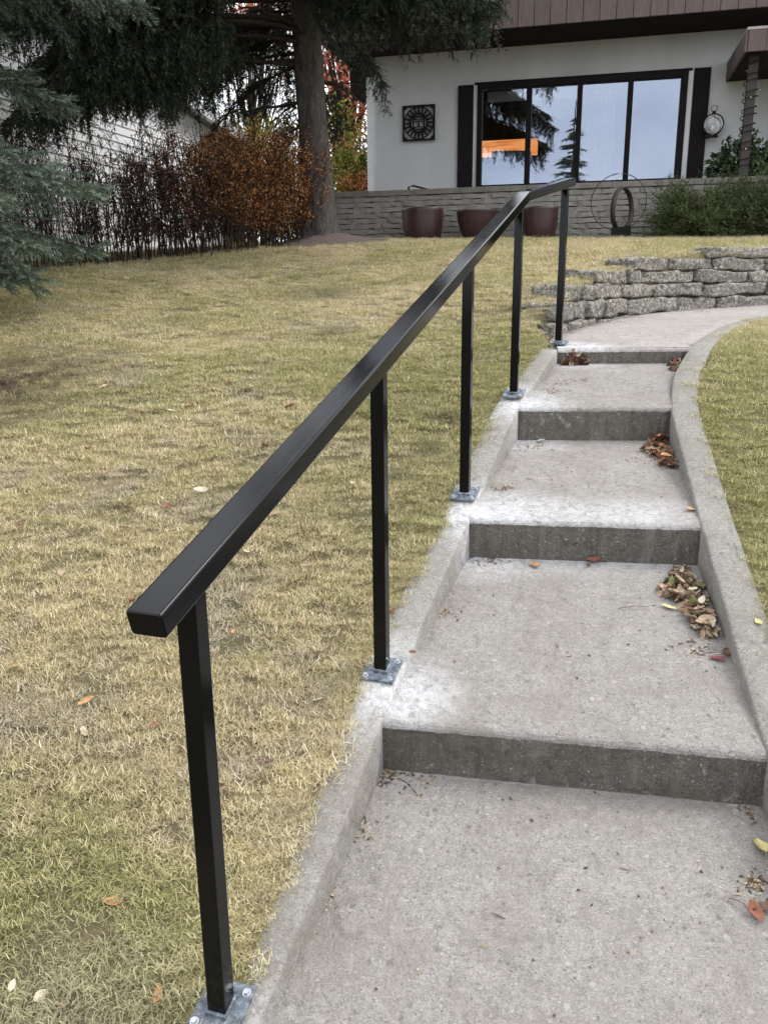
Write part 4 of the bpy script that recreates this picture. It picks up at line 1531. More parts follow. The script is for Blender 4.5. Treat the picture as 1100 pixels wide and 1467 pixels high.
# blue spruce at the left, trunk outside the picture
bs = []
BT = np.array([-4.35, 6.6, -.3])
for (az, z, L_, rise, droop, hang) in ((-8, 1.15, 2.35, .02, .32, .25), (-20, .75, 2.1, .05, .36, .25), (4, .70, 2.1, .08, .36, .25), (-32, 1.0, 2.3, .05, .36, .3), (14, 1.2, 2.1, .05, .34, .3), (-14, .35, 1.95, .06, .30, .2),
                                       (-50, .9, 2.3, .05, .3, .3), (-5, 2.55, 2.6, .06, .36, .4), (-18, 2.4, 2.55, .06, .34, .4), (8, 2.5, 2.6, .06, .32, .4), (-28, 2.9, 2.5, .06, .32, .4), (20, 3.0, 2.5, .06, .34, .4), (0, 3.2, 2.3, .1, .30, .4), (-14, 3.35, 2.3, .12, .3, .4),
                                       (-40, 2.2, 2.3, .06, .33, .3), (-24, 3.8, 2.1, .1, .3, .4), (10, 3.8, 2.2, .1, .3, .4), (-4, 4.2, 1.9, .1, .3, .4), (30, 1.9, 2.0, .05, .34, .3)):
    bs.append(dict(start=BT + np.array([0, 0, z + .3]), az=A_(az), length=L_, rise=rise, droop=droop, hang=hang, dens=1.45, width=.34, sub_droop=.28, tipup=.10, vert=.35))
for q in range(26):
    z = gb.uniform(.4, 6.5)
    bs.append(dict(start=BT + np.array([0, 0, z + .3]), az=A_(gb.uniform(40, 300)), length=2.3 * (7.4 - z) / 6.8, rise=.06, droop=.3, hang=.3, dens=.35, width=.36))
build_spruce('spruce_tree', 'blue green spruce reaching in from the left edge with a branch low over the lawn', tuple(BT), [BT, BT + np.array([0, 0, 3.]), BT + np.array([0, 0, 7.8])], [.16, .12, .02], bs,
             MAT['needles_blue'], 33, 22, .034, .0075, .13, MAT['bark'], .05)


# ------------------------------------------------------------------ leaf clouds
def leaf_quads(centres, size, g, asp=.55, up=.0):
    N = len(centres)
    d = g.normal(0, 1, (N, 3)); d[:, 2] += up; d /= np.linalg.norm(d, axis=1, keepdims=True)
    e = g.normal(0, 1, (N, 3)); e -= d * (e * d).sum(1, keepdims=True); e /= np.linalg.norm(e, axis=1, keepdims=True)
    s = size * (.6 + .8 * g.random(N))[:, None]
    c = centres
    nrm = np.cross(d, e)
    V = np.stack([c - d * s * .5, c + e * s * asp * .5 + nrm * s * .08, c + d * s * .5, c - e * s * asp * .5 + nrm * s * .08], 1).reshape(-1, 3)
    F = np.arange(4 * N).reshape(-1, 4)
    return V, F, np.repeat(g.random(N), 4)


def shrub(name, label, cat, base, ns, h, spreadx, spready, leafn, leaf_m, lsize, stem_m, seed, group=None, leafz=(0.3, 1.0), lean=.12, twigs=6, clump=True):
    g = np.random.default_rng(seed)
    T = thing(name, label, cat, base, 0, group)
    polys, ends = [], []
    for s in range(ns):
        x0, y0 = g.normal(0, spreadx * .45), g.normal(0, spready * .45)
        hh = h * g.uniform(.7, 1.05)
        t = np.linspace(0, 1, 8)
        lx, ly = x0 * .5 + g.normal(0, lean) * hh, y0 * .5 + g.normal(0, lean) * hh
        P = np.c_[x0 + lx * t ** 1.3 + g.normal(0, .012, 8), y0 + ly * t ** 1.3 + g.normal(0, .012, 8), hh * t - .05]
        polys.append((P, np.linspace(.008, .0028, 8)))
        ends.append(P[5:])
        for q in range(twigs):
            f = g.uniform(.2, .95)
            p = np.array([np.interp(f, t, P[:, k]) for k in range(3)])
            l2 = g.uniform(.12, .42) * h * .45
            d = np.array([g.normal(0, .6), g.normal(0, .6), g.uniform(.4, 1.0)]); d /= np.linalg.norm(d)
            tt = np.linspace(0, 1, 5)[:, None]
            Q = p + d * tt * l2 + g.normal(0, .012, (5, 3)) * tt
            polys.append((Q, np.linspace(.005, .0018, 5)))
            ends.append(Q[1:])
            for q2 in range(2):
                d2 = d + g.normal(0, .5, 3); d2 /= np.linalg.norm(d2)
                k_ = g.integers(1, 5)
                Q2 = Q[k_] + d2 * np.linspace(0, 1, 4)[:, None] * l2 * .5
                polys.append((Q2, np.linspace(.003, .0015, 4)))
                ends.append(Q2)
    V, F = tubes_np(polys, 3)
    link('stems', np_mesh('stems', V, F, True), stem_m, T)
    if leafn:
        E = np.concatenate(ends)
        E = E[(E[:, 2] > leafz[0] * h) & (E[:, 2] < leafz[1] * h * 1.1)]
        if len(E):
            c = E[g.integers(0, len(E), leafn)] + g.normal(0, .03, (leafn, 3))
            V, F, r_ = leaf_quads(c, lsize, g)
            link('leaves', np_mesh('leaves', V, F, False, {'rnd': r_}), leaf_m, T)
    return T


hedge_px = [(-3.95, 8.8), (-3.45, 9.0), (-3.05, 9.25), (-2.68, 9.5), (-2.34, 9.75), (-2.02, 9.98), (-1.72, 10.22), (-1.42, 10.5), (-4.5, 8.55), (-5.1, 8.3), (-1.12, 10.95)]
hl = ['bare twiggy dark hedge shrub half behind the drooping blue spruce branch', 'bare dark hedge shrub just right of the low blue spruce branch', 'bare hedge shrub with pale siding showing through its stems', 'bare multi stemmed hedge shrub in the middle of the hedge',
      'dark hedge shrub where the first rusty leaves begin', 'hedge shrub with rusty orange tips left of the fullest orange one', 'dense orange leaved hedge shrub second from the spruce trunk', 'bushy orange leaved hedge shrub touching the spruce trunk', 'bare hedge shrub at the left edge behind the blue spruce', 'leafless hedge shrub beyond the left edge of the lawn', 'rusty hedge shrub half hidden behind the thick spruce trunk']
for i, ((x, y), lb) in enumerate(zip(hedge_px, hl)):
    z = hL([(x, y)])[0]
    orange = i in (5, 6, 7, 10)
    h = (1.38, 1.30, 1.26, 1.30, 1.34, 1.32, 1.36, 1.36, 1.4, 1.5, 1.3)[i]
    shrub('hedge_shrub', lb, 'shrub', (x, y, z - .02), 36 if not orange else 50, h, .36, .30, 350 if i in (0, 1, 2, 3, 8, 9) else (1800 if i == 4 else (6500 if i == 5 else 12000)),
          MAT['leaf_brown'] if i in (0, 1, 2, 3, 4, 8, 9) else MAT['leaf_orange'], .021 if orange else .032, MAT['stem'], 50 + i, 'shrubs of the hedge along the lawn', (.10 if i not in (5,) else .35, 1.0), 0.13, 12)


def broadleaf(name, label, cat, base, h, crownc, crownr, nleaf, leaf_m, lsize, seed, trunk_r=.1, nclump=60, bark_m=None, group=None):
    g = np.random.default_rng(seed)
    T = thing(name, label, cat, base, 0, group)
    cc = np.array(crownc); rr_ = np.array(crownr)
    polys = [(np.array([(0, 0, -.1), (.05, 0, h * .3), (cc[0] * .5, cc[1] * .5, h * .55), (cc[0], cc[1], h * .9)]), np.array([trunk_r, trunk_r * .8, trunk_r * .55, trunk_r * .15]))]
    d = g.normal(0, 1, (nclump, 3)); d /= np.linalg.norm(d, axis=1, keepdims=True)
    cl = cc + d * rr_ * (g.random(nclump)[:, None] ** .4)
    for c in cl:
        s0 = np.array([cc[0] * .5, cc[1] * .5, h * g.uniform(.3, .6)])
        mid = (s0 + c) / 2 + g.normal(0, .08, 3)
        polys.append((np.array([s0, mid, c]), np.array([trunk_r * .3, trunk_r * .15, .008])))
    V, F = tubes_np(polys, 5)
    link('trunk', np_mesh('trunk', V, F, True), bark_m or MAT['limb'], T)
    k = g.integers(0, nclump, nleaf)
    cs = g.uniform(.10, .22, nclump) * rr_.mean()
    P = cl[k] + g.normal(0, 1, (nleaf, 3)) * cs[k][:, None]
    V, F, r_ = leaf_quads(P, lsize, g)
    link('crown', np_mesh('crown', V, F, False, {'rnd': r_}), leaf_m, T)
    return T


broadleaf('broadleaf_tree', 'tall tree with rusty red leaves behind the spruce trunk and house corner', 'tree', (-.72, 19, .5), 5.0, (.0, 0, 4.0), (.95, 1.0, 2.5), 5200, MAT['leaf_red'], .10, 71, .12, 90)
broadleaf('broadleaf_tree', 'yellow green leafy bush between the spruce trunk and the house corner', 'bush', (-.55, 16.3, .55), 1.9, (.0, 0, 1.25), (.9, .7, 1.25), 6500, MAT['leaf_yellowgreen'], .075, 72, .06, 60)
broadleaf('broadleaf_tree', 'yellow green bush showing above the orange hedge left of the spruce trunk', 'bush', (-2.2, 16.8, .5), 2.2, (.0, 0, 1.35), (1.3, .9, 1.3), 8000, MAT['leaf_yellowgreen'], .08, 73, .07, 60)
broadleaf('broadleaf_tree', 'low orange shrub at the foot of the house corner behind the spruce', 'bush', (-.35, 15.2, .55), 1.0, (.0, 0, .8), (.55, .5, .6), 2600, MAT['leaf_orange'], .05, 74, .04, 40)
broadleaf('broadleaf_tree', 'red leaved tree far behind the gap in the spruce branches', 'tree', (-3.6, 24, .5), 6.4, (.4, 0, 6.2), (1.3, 1.2, .8), 1500, MAT['leaf_red'], .12, 75, .10, 50)

# juniper in front of the terrace wall
def juniper(base, w, h, seed, label):
    g = np.random.default_rng(seed)
    T = thing('juniper_bush', label, 'bush', base, HR, 'junipers below the terrace wall')
    pos, dr, ll, polys = [], [], [], []
    for s in range(170):
        a = g.uniform(0, 2 * math.pi); r0 = .12 * g.random()
        el_ = g.uniform(.08, 1.2)
        d = np.array([math.cos(a) * math.cos(el_) * w * .9, math.sin(a) * math.cos(el_) * .45, math.sin(el_) * h * .85])
        L_ = np.linalg.norm(d) * g.uniform(.55, 1.22)
        d /= np.linalg.norm(d)
        t = np.linspace(0, 1, 8)
        P = np.array([r0 * math.cos(a), r0 * math.sin(a), 0]) + d * (t * L_)[:, None]
        P[:, 2] += .08 * L_ * np.sin(t * 3)
        polys.append((P, np.linspace(.012, .003, 8)))
        for i in range(2, 8):
            for q in range(9):
                dd = d * .7 + g.normal(0, .6, 3)
                pos.append(P[i] + g.normal(0, .035, 3)); dr.append(dd); ll.append(g.uniform(.05, .10))
    V, F = tubes_np(polys, 4); link('branches', np_mesh('branches', V, F, True), MAT['limb'], T)
    V, r_, t_ = needles(np.array(pos), np.array(dr), np.array(ll), 14, .020, .009, .8, seed)
    tri_soup('foliage', V, r_, t_, MAT['juniper'], T)
juniper(HW(4.62, -2.05, .53), .64, .86, 81, 'dark green juniper bush just right of the ring sculpture')
juniper(HW(5.42, -2.0, .52), .62, .90, 82, 'dark green juniper bush cut by the right edge of the picture')
juniper(HW(6.3, -2.0, .52), .7, .66, 83, 'dark green juniper bush beyond the right edge of the picture')

# broad leaved shrub on the terrace
def glossy(base, w, h, seed, label, nrose=150):
    g = np.random.default_rng(seed)
    T = thing('glossy_shrub', label, 'shrub', base, HR)
    polys, Vs, Fs, Rs, k0 = [], [], [], [], 0
    for s in range(nrose):
        d = g.normal(0, 1, 3); d[2] = abs(d[2]); d /= np.linalg.norm(d)
        c = d * np.array([w, w * .55, h]) * g.uniform(.55, 1.0)
        if s < 50: polys.append((np.array([(0, 0, -.1), c * .5 + g.normal(0, .03, 3), c]), np.array([.014, .008, .004])))
        ax = d + g.normal(0, .35, 3); ax /= np.linalg.norm(ax)
        for q in range(9):
            ld = ax * .35 + g.normal(0, .7, 3); ld /= np.linalg.norm(ld)
            sd_ = np.cross(ld, ax); sd_ /= (np.linalg.norm(sd_) + 1e-6)
            L_ = g.uniform(.07, .13); wd = L_ * .17
            dn = np.array([0, 0, -.2 * L_])
            Vs.append(np.array([c, c + ld * L_ * .45 + sd_ * wd, c + ld * L_ + dn, c + ld * L_ * .45 - sd_ * wd]))
            Fs.append((k0, k0 + 1, k0 + 2, k0 + 3)); k0 += 4
            Rs += [g.random()] * 4
    V, F = tubes_np(polys, 4); link('branches', np_mesh('branches', V, F, True), MAT['limb'], T)
    link('leaves', np_mesh('leaves', np.concatenate(Vs), np.array(Fs), False, {'rnd': Rs}), MAT['leaf_glossy'], T)
glossy(HW(5.30, -1.0, 1.1), .66, .86, 91, 'leafy dark green shrub on the terrace at the foot of the porch post', 420)

# ------------------------------------------------------------------ grass
def clump(name, nb, rad, blade, wid, seed, lay=.9):
    g = np.random.default_rng(seed)
    V, F, R1, TP, k = [], [], [], [], 0
    for b in range(nb):
        a = g.uniform(0, 2 * math.pi); r = rad * math.sqrt(g.random())
        p = np.array([r * math.cos(a), r * math.sin(a), -.004])
        az = g.uniform(0, 2 * math.pi); ln = blade * g.uniform(.5, 1.25)
        tilt = min(1.45, abs(g.normal(lay, .35)))
        h = np.array([math.cos(az), math.sin(az), 0]); s = np.array([-h[1], h[0], 0]) * wid * g.uniform(.6, 1.3) * .5
        bend = g.uniform(-.1, .9)
        p1 = p + (h * math.sin(tilt * .7) + np.array([0, 0, math.cos(tilt * .7)])) * ln * .5
        t2 = tilt + bend * .6
        sw = np.array([-h[1], h[0], 0]) * g.normal(0, .25) * ln * .5
        p2 = p1 + (h * math.sin(t2) + np.array([0, 0, math.cos(t2)])) * ln * .5 + sw
        p1[2] = max(p1[2], .001); p2[2] = max(p2[2], .0)
        V += [p - s, p + s, p1 + s * .8, p1 - s * .8, p2]
        F.append((k, k + 1, k + 2)); F.append((k, k + 2, k + 3)); F.append((k + 3, k + 2, k + 4))
        rr_ = g.random()
        R1 += [rr_] * 5; TP += [0, 0, .5, .5, 1]
        k += 5
    me = np_mesh(name, np.array(V), np.array(F), False, {'rnd': R1, 'tip': TP})
    me.materials.append(MAT['grass'])
    return bpy.data.objects.new(name, me)


protos = [clump('grass_clump', 210, .085, .028, .0019, 1, 1.15), clump('grass_clump', 210, .085, .025, .0018, 2, 1.3), clump('grass_clump', 160, .085, .034, .0021, 3, 1.0), clump('grass_clump', 180, .08, .022, .0018, 4, 1.4)]


def scatter(name, pts, rots, scl, idx):
    me = bpy.data.meshes.new(name)
    me.vertices.add(len(pts))
    me.vertices.foreach_set('co', np.asarray(pts, np.float32).ravel())
    a = me.attributes.new('irot', 'FLOAT_VECTOR', 'POINT'); a.data.foreach_set('vector', np.asarray(rots, np.float32).ravel())
    a = me.attributes.new('iscl', 'FLOAT', 'POINT'); a.data.foreach_set('value', np.asarray(scl, np.float32))
    a = me.attributes.new('iidx', 'INT', 'POINT'); a.data.foreach_set('value', np.asarray(idx, np.int32))
    o = bpy.data.objects.new(name, me)
    COL.objects.link(o)
    ng = bpy.data.node_groups.new(name + '_nodes', 'GeometryNodeTree')
    ng.interface.new_socket('Geometry', in_out='INPUT', socket_type='NodeSocketGeometry')
    ng.interface.new_socket('Geometry', in_out='OUTPUT', socket_type='NodeSocketGeometry')
    gi = ng.nodes.new('NodeGroupInput'); go = ng.nodes.new('NodeGroupOutput')
    iop = ng.nodes.new('GeometryNodeInstanceOnPoints')
    g2i = ng.nodes.new('GeometryNodeGeometryToInstance')
    for p in reversed(protos):
        oi = ng.nodes.new('GeometryNodeObjectInfo'); oi.inputs['Object'].default_value = p
        ng.links.new(oi.outputs['Geometry'], g2i.inputs[0])
    ng.links.new(gi.outputs[0], iop.inputs['Points'])
    ng.links.new(g2i.outputs[0], iop.inputs['Instance'])
    iop.inputs['Pick Instance'].default_value = True
    for nm, typ, sock in (('irot', 'FLOAT_VECTOR', 'Rotation'), ('iscl', 'FLOAT', 'Scale'), ('iidx', 'INT', 'Instance Index')):
        na = ng.nodes.new('GeometryNodeInputNamedAttribute'); na.data_type = typ; na.inputs['Name'].default_value = nm
        src = na.outputs['Attribute']
        ng.links.new(src, iop.inputs[sock])
    ng.links.new(iop.outputs[0], go.inputs[0])
    md = o.modifiers.new('scatter', 'NODES'); md.node_group = ng
    o.data.materials.append(MAT['grass'])
    o['kind'] = 'stuff'
    return o


def in_view(P, m=60):
    C = P @ R_
    px = 550 + 1186 * C[:, 0] / -C[:, 2]; py = 733.5 - 1186 * C[:, 1] / -C[:, 2]
    return (C[:, 2] < -.2) & (px > -m * 4) & (px < 1100 + m * 4) & (py < 1467 + 300)


def grass_pts(hf, x0f, x1f, y0, y1, g):
    # density falls off with distance; spacing grows, clumps grow
    out = []
    for (ya, yb, dens, sc) in ((y0, 2.2, 800, .95), (2.2, 3.6, 640, .95), (3.6, 5.5, 440, 1.1), (5.5, 8.0, 240, 1.2), (8.0, 13.0, 190, 1.3)):
        ya = max(ya, y0); yb = min(yb, y1)
        if yb <= ya: continue
        W = 9.0
        n_ = int(dens * (yb - ya) * W)
        y = g.uniform(ya, yb, n_)
        x = x0f(y, W) + g.random(n_) * W
        a, b = x1f(y)
        ok = (x > a + .038 * sc) & (x < b - .038 * sc)
        x, y = x[ok], y[ok]
        z = hf(np.c_[x, y])
        z += .010 * np.sin(x * 3.1 + np.sin(y * 2.3) * 1.4) * np.sin(y * 2.7 + .6)
        P = np.c_[x, y, z]
        P = P[in_view(P)]
        out.append(np.c_[P, np.full(len(P), sc)])
    return np.concatenate(out)


gg = np.random.default_rng(99)
GL = grass_pts(hL, lambda y, W: xb_left(np.minimum(y, 8.6)) + .03 - W, lambda y: (np.full(len(y), -9.), xb_left(y) + .012), -.2, 12.4, gg)
extra = []
n_ = 4200
y = gg.uniform(8.3, 11.9, n_); x = gg.uniform(1.5, 7, n_)
okk = (x < xb_left(y) - .05); x, y = x[okk], y[okk]
P = np.c_[x, y, hL(np.c_[x, y])]; P = P[in_view(P)]
extra = np.c_[P, np.full(len(P), 1.5)]
GL = np.r_[GL, extra]
# keep clumps off the trunk mound and out of the walls
dm = np.hypot((GL[:, 0] + .72) / 1.0, (GL[:, 1] - 10.95) / .8)
GL = GL[(dm > .95)]
uu = (GL[:, 0]) * sh * -1
vv = (GL[:, 0] * math.sin(-HR) + (GL[:, 1] - 14.1) * math.cos(HR))
GL = GL[(vv < -1.60)]
# thin the dark bare patch
dp = np.hypot(GL[:, 0] + 2.05, GL[:, 1] - 4.6)
GL = GL[(dp > .75) | (gg.random(len(GL)) < .92)]
def edge_pts(hf, xf, sgn, y0, y1, n_):
    y = gg.uniform(y0, y1, n_); x = xf(y) + sgn * gg.uniform(.012, .10, n_)
    z = hf(np.c_[x, y]) + .010 * np.sin(x * 3.1 + np.sin(y * 2.3) * 1.4) * np.sin(y * 2.7 + .6)
    return np.c_[x, y, z, gg.uniform(.35, .6, n_)]
GL = np.r_[GL, edge_pts(hL, xb_left, -1, .6, 5.3, 1500)]
GRr = grass_pts(hR, lambda y, W: xb_right(y) - .05, lambda y: (xb_right(y) - .012, np.full(len(y), 9.)), .3, 7.5, gg)

GRr = np.r_[GRr, edge_pts(hR, xb_right, 1, 1.2, 6.8, 1500)]


def mk_grass(name, G, label):
    N = len(G)
    rots = np.c_[gg.normal(0, .12, N), gg.normal(0, .12, N), gg.uniform(0, 6.28, N)]
    scl = G[:, 3] * gg.uniform(.8, 1.2, N)
    o = scatter(name, G[:, :3], rots, scl, gg.integers(0, 4, N))
    tag(o, label, 'grass')
    print(name, N)
mk_grass('grass', GL, 'short straw and olive coloured autumn grass on the left lawn')
mk_grass('grass', GRr, 'short yellow green autumn grass on the lawn right of the steps')

# ------------------------------------------------------------------ fallen leaves
def leaf_mesh(kind, mat, seed, size):
    g = random.Random(seed)
    bm = bmesh.new()
    n_ = 7
    curl = g.uniform(.3, 2.0); fold = g.uniform(.1, .9)
    rows_ = []
    for i in range(n_):
        t = i / (n_ - 1)
        w = (.30 if kind == 'oval' else .22) * math.sin(math.pi * min(1, t * .92 + .06)) ** .8
        if kind == 'jag': w *= 1 + .25 * math.sin(i * 2.6 + seed)
        x = (t - .5)
        zc_ = curl * .35 * (x * x) + .03 * g.uniform(-1, 1)
        rows_.append([bm.verts.new((x * size, s * w * size, (zc_ + fold * abs(s) * w * .9 + .02) * size)) for s in (-1, -.5, 0, .5, 1)])
    for a, b in zip(rows_[:-1], rows_[1:]):
        for q in range(4):
            bm.faces.new((a[q], a[q + 1], b[q + 1], b[q]))
    # stem
    s0 = bm.verts.new((-.5 * size, -.008 * size, .02 * size + curl * .09 * size)); s1 = bm.verts.new((-.5 * size, .012 * size, .02 * size + curl * .09 * size)); s2 = bm.verts.new((-.85 * size, .05 * size, .05 * size))
    bm.faces.new((s0, s1, s2))
    me = bpy.data.meshes.new('leaf')
    bmesh.ops.recalc_face_normals(bm, faces=bm.faces); bm.to_mesh(me); bm.free()
    for p in me.polygons: p.use_smooth = True
    me.materials.append(mat)
    return me


LM = {}
for mi_ in range(len(LEAFM)):
    LM[mi_] = [leaf_mesh(k, LEAFM[mi_], mi_ * 10 + s, .052) for s, k in enumerate(('oval', 'jag', 'thin', 'oval'))]


def tread_z(x, y):
    P = []
    for i in range(4):
        nl, nr = np.array(NOSE_L[i]), np.array(NOSE_R[i])
        t = (x - nl[0]) / (nr[0] - nl[0])
        yn = nl[1] + (nr[1] - nl[1]) * t
        nl2, nr2 = np.array(NOSE_L[i + 1]), np.array(NOSE_R[i + 1])
        t2 = (x - nl2[0]) / (nr2[0] - nl2[0])
        yb = nl2[1] + (nr2[1] - nl2[1]) * t2
        if yn - .01 <= y < yb + .01:
            f = (y - yn) / (yb - yn)
            return nl[2] + f * (nl2[2] - RIS[i + 1] - nl[2])
    return zp(y, x)


def place_leaf(parent, x, y, z, mi_, sc=1., flat=.35, name='leaf', k=None):
    me = LM[mi_][rnd.randrange(4) if k is None else k]
    o = bpy.data.objects.new(name, me)
    COL.objects.link(o)
    o.rotation_euler = (rnd.gauss(0, flat), rnd.gauss(0, flat), rnd.uniform(0, 6.28))
    o.scale = (sc, sc, sc)
    if parent:
        o.parent = parent
        o.location = (x - parent.location.x, y - parent.location.y, z - parent.location.z)
    else:
        o.location = (x, y, z)
    return o


def pile(label, pts, n_, pal, seed, sc=1., height=.05, ti=1):
    x0, y0 = pts[0][0], pts[0][1]
    T = thing('leaf_pile', label, 'fallen leaves', (x0, y0, tread_z(x0, y0)))
    for i in range(n_):
        cx_, cy_, r = pts[rnd.randrange(len(pts))]
        a = rnd.uniform(0, 6.28); rr_ = r * math.sqrt(rnd.random())
        x, y = cx_ + rr_ * math.cos(a) * .75, cy_ + rr_ * math.sin(a)
        # stay between the curb and the riser
        f1, f2 = np.array(NOSE_R[ti]), np.array(NOSE_R[ti + 1])
        k1 = (x - NOSE_L[ti + 1][0]) / (f2[0] - NOSE_L[ti + 1][0])
        yb_ = NOSE_L[ti + 1][1] + k1 * (f2[1] - NOSE_L[ti + 1][1])
        y = min(y, yb_ - .02 - .012 * rnd.random())
        xr_ = f1[0] + (f2[0] - f1[0]) * (y - f1[1]) / (f2[1] - f1[1])
        xl_ = NOSE_L[ti][0] + (NOSE_L[ti + 1][0] - NOSE_L[ti][0]) * (y - NOSE_L[ti][1]) / (NOSE_L[ti + 1][1] - NOSE_L[ti][1])
        x = max(min(x, xr_ - .018), xl_ + .02)
        z = tread_z(x, y) + .006 + height * (1 - rr_ / r) * rnd.random() ** 1.3
        place_leaf(T, x, y, z, pal[rnd.randrange(len(pal))], sc * rnd.uniform(.6, 1.15), .6)
    return T


def on_tread(px, py, i):
    """world point where the photo's pixel meets tread i"""
    r = R_ @ np.array([px - 550, -(py - 733.5), -1186.0])
    lo, hi = .5, 8.
    for _ in range(50):
        m = (lo + hi) / 2
        p = r / r[1] * m
        nl, nr = np.array(NOSE_L[i]), np.array(NOSE_R[i])
        t = (p[0] - nl[0]) / (nr[0] - nl[0])
        yn = nl[1] + (nr[1] - nl[1]) * t
        if i < 4:
            nl2, nr2 = np.array(NOSE_L[i + 1]), np.array(NOSE_R[i + 1])
            t2 = (p[0] - nl2[0]) / (nr2[0] - nl2[0]); yb = nl2[1] + (nr2[1] - nl2[1]) * t2
            zt = nl[2] + (p[1] - yn) / (yb - yn) * (nl2[2] - RIS[i + 1] - nl[2])
        else:
            zt = zp(p[1], p[0])
        if p[2] > zt: lo = m
        else: hi = m
    return p


def P3(px, py, i, r=.05):
    p = on_tread(px, py, i); return (p[0], p[1], r)


pile('heap of dry brown, tan and yellow leaves along the right curb below the third riser', [P3(975, 830, 1, .05), P3(965, 850, 1, .07), P3(990, 860, 1, .06), P3(1000, 890, 1, .05), P3(1010, 905, 1, .035), P3(985, 840, 1, .06), P3(995, 875, 1, .055), P3(1003, 880, 1, .05)], 210, [0, 0, 1, 0, 1, 6, 0, 1, 7, 0, 6], 1, 1.0, .06, 1)
pile('dry russet leaf heap against the right curb under the second highest riser', [P3(942, 640, 2, .06), P3(935, 648, 2, .06), P3(950, 655, 2, .05), P3(956, 668, 2, .04), P3(945, 632, 2, .05)], 130, [1, 1, 2, 0, 0, 1, 5], 2, .95, .06, 2)
pile('rusty brown leaf heap in the left corner under the top riser', [P3(812, 516, 3, .07), P3(825, 518, 3, .07), P3(815, 520, 3, .06)], 120, [1, 2, 1, 1, 0], 3, .95, .09, 3)
pile('small russet leaf heap in the right corner under the top riser', [P3(966, 524, 3, .05), P3(968, 530, 3, .04)], 45, [1, 2, 1, 0], 4, .9, .05, 3)
SL_ = [(766, 812, 1, 5, 1.0, 'single orange leaf lying on the tread near the middle of the third riser'), (850, 806, 1, 2, 1.0, 'curled russet leaf leaning at the foot of the third riser'), (842, 812, 1, 1, .8, 'dark brown leaf beside the curled russet one under the third riser'),
       (1088, 1218, 0, 3, 1.15, 'large pale yellow leaf at the right edge of the lowest slab'), (988, 732, 2, 5, .9, 'orange tan leaf on the whitened front edge of the fourth step'), (774, 634, 2, 6, .9, 'pale curled leaf under the left half of the fourth riser'),
       (1028, 946, 1, 4, 1.0, 'purple red leaf by the right curb below the leaf heap'), (1040, 938, 1, 1, .9, 'brown leaf touching the purple red one by the right curb'), (958, 872, 1, 3, 1.0, 'yellow leaf at the left rim of the big leaf heap'), (972, 856, 1, 3, 1.0, 'bright yellow leaf on top of the big leaf heap'),
       (1080, 1312, 0, 2, 1.0, 'reddish brown leaf with a long stalk at the right edge of the lowest slab'), (1092, 1304, 0, 1, 1.0, 'brown curled leaf overlapping the stalked one at the right edge'), (1012, 900, 1, 2, .9, 'russet leaf at the lower tail of the big leaf heap'), (968, 745, 2, 6, .3, 'tiny pale leaf fragment near the fourth step edge'),
       (796, 552, 3, 1, .5, 'small dark leaf on the highest tread')]
for px, py, i, mi_, sc_, lb in SL_:
    p = on_tread(px, py, i)
    o = place_leaf(None, p[0], p[1], p[2] + .006, mi_, sc_ * 1.0, .18, 'fallen_leaf')
    tag(o, lb, 'leaf')


def on_lawn(px, py, hf):
    r = R_ @ np.array([px - 550, -(py - 733.5), -1186.0])
    ms_q = np.linspace(.6, 12.5, 1200)
    Q = (r / r[1])[None] * ms_q[:, None]
    dz = Q[:, 2] - hf(Q[:, :2])
    k = np.argmax(dz < 0)
    return Q[k]


LW = [(125, 1015, 5, 1.0), (122, 1060, 6, .9), (165, 1305, 5, .9), (222, 1050, 2, .8), (128, 650, 2, 1.3), (148, 690, 1, 1.0), (360, 560, 6, 1.0), (415, 590, 2, 1.2), (466, 583, 2, 1.0), (245, 538, 6, 1.4), (328, 555, 2, 1.0), (355, 800, 6, 1.0),
      (245, 595, 6, 1.0), (288, 710, 6, 1.3), (130, 480, 6, 1.0), (270, 590, 5, .9), (380, 647, 2, 1.2), (240, 735, 2, 1.0), (455, 1014, 6, .9), (80, 1140, 1, 1.0), (150, 402, 6, 1.3), (182, 402, 6, 1.1), (120, 455, 6, 1.2), (126, 478, 6, 1.1), (560, 885, 2, .8), (590, 945, 2, .5),
      (335, 915, 5, .5), (60, 1440, 6, .7), (228, 1440, 5, .9), (25, 965, 5, .8), (440, 820, 0, .8), (505, 700, 6, .8), (395, 745, 0, 1.0), (180, 765, 1, 1.0), (95, 1452, 0, .6), (20, 1425, 6, .5), (300, 560, 1, 1.0), (150, 560, 0, 1.1), (610, 600, 0, .9), (470, 440, 1, 1.3), (350, 430, 0, 1.4), (230, 470, 0, 1.2),
      (560, 470, 5, 1.0), (30, 760, 1, 1.0), (90, 830, 0, 1.0), (190, 870, 2, .8), (430, 900, 0, .7), (380, 1100, 1, .8), (300, 980, 0, .8)]
CN = ['tan', 'brown', 'russet', 'yellow', 'purple', 'orange', 'pale', 'dull green']


def zone(px, py):
    if px > 980: return 'in the right lawn ' + ('near the landing' if py < 620 else 'beside the curved right curb')
    if py > 1330: return 'in grass at the nearest post foot'
    if py > 1150: return 'in green grass left of the nearest post'
    if py > 880 and px > 410: return 'in grass beside the second handrail post'
    if py > 880: return 'in straw coloured grass below the near rail end'
    if px > 500: return 'in grass close to the left curb'
    if py > 700: return 'in grass above the near rail end'
    if py < 425 and px < 300: return 'in grass just in front of the bare hedge'
    if py < 500 and px < 300: return 'in grass below the low blue spruce branch'
    if py < 500: return 'in far grass below the spruce trunk'
    return 'in the middle of the left lawn ' + ('near the rail' if px > 300 else 'far from the rail')


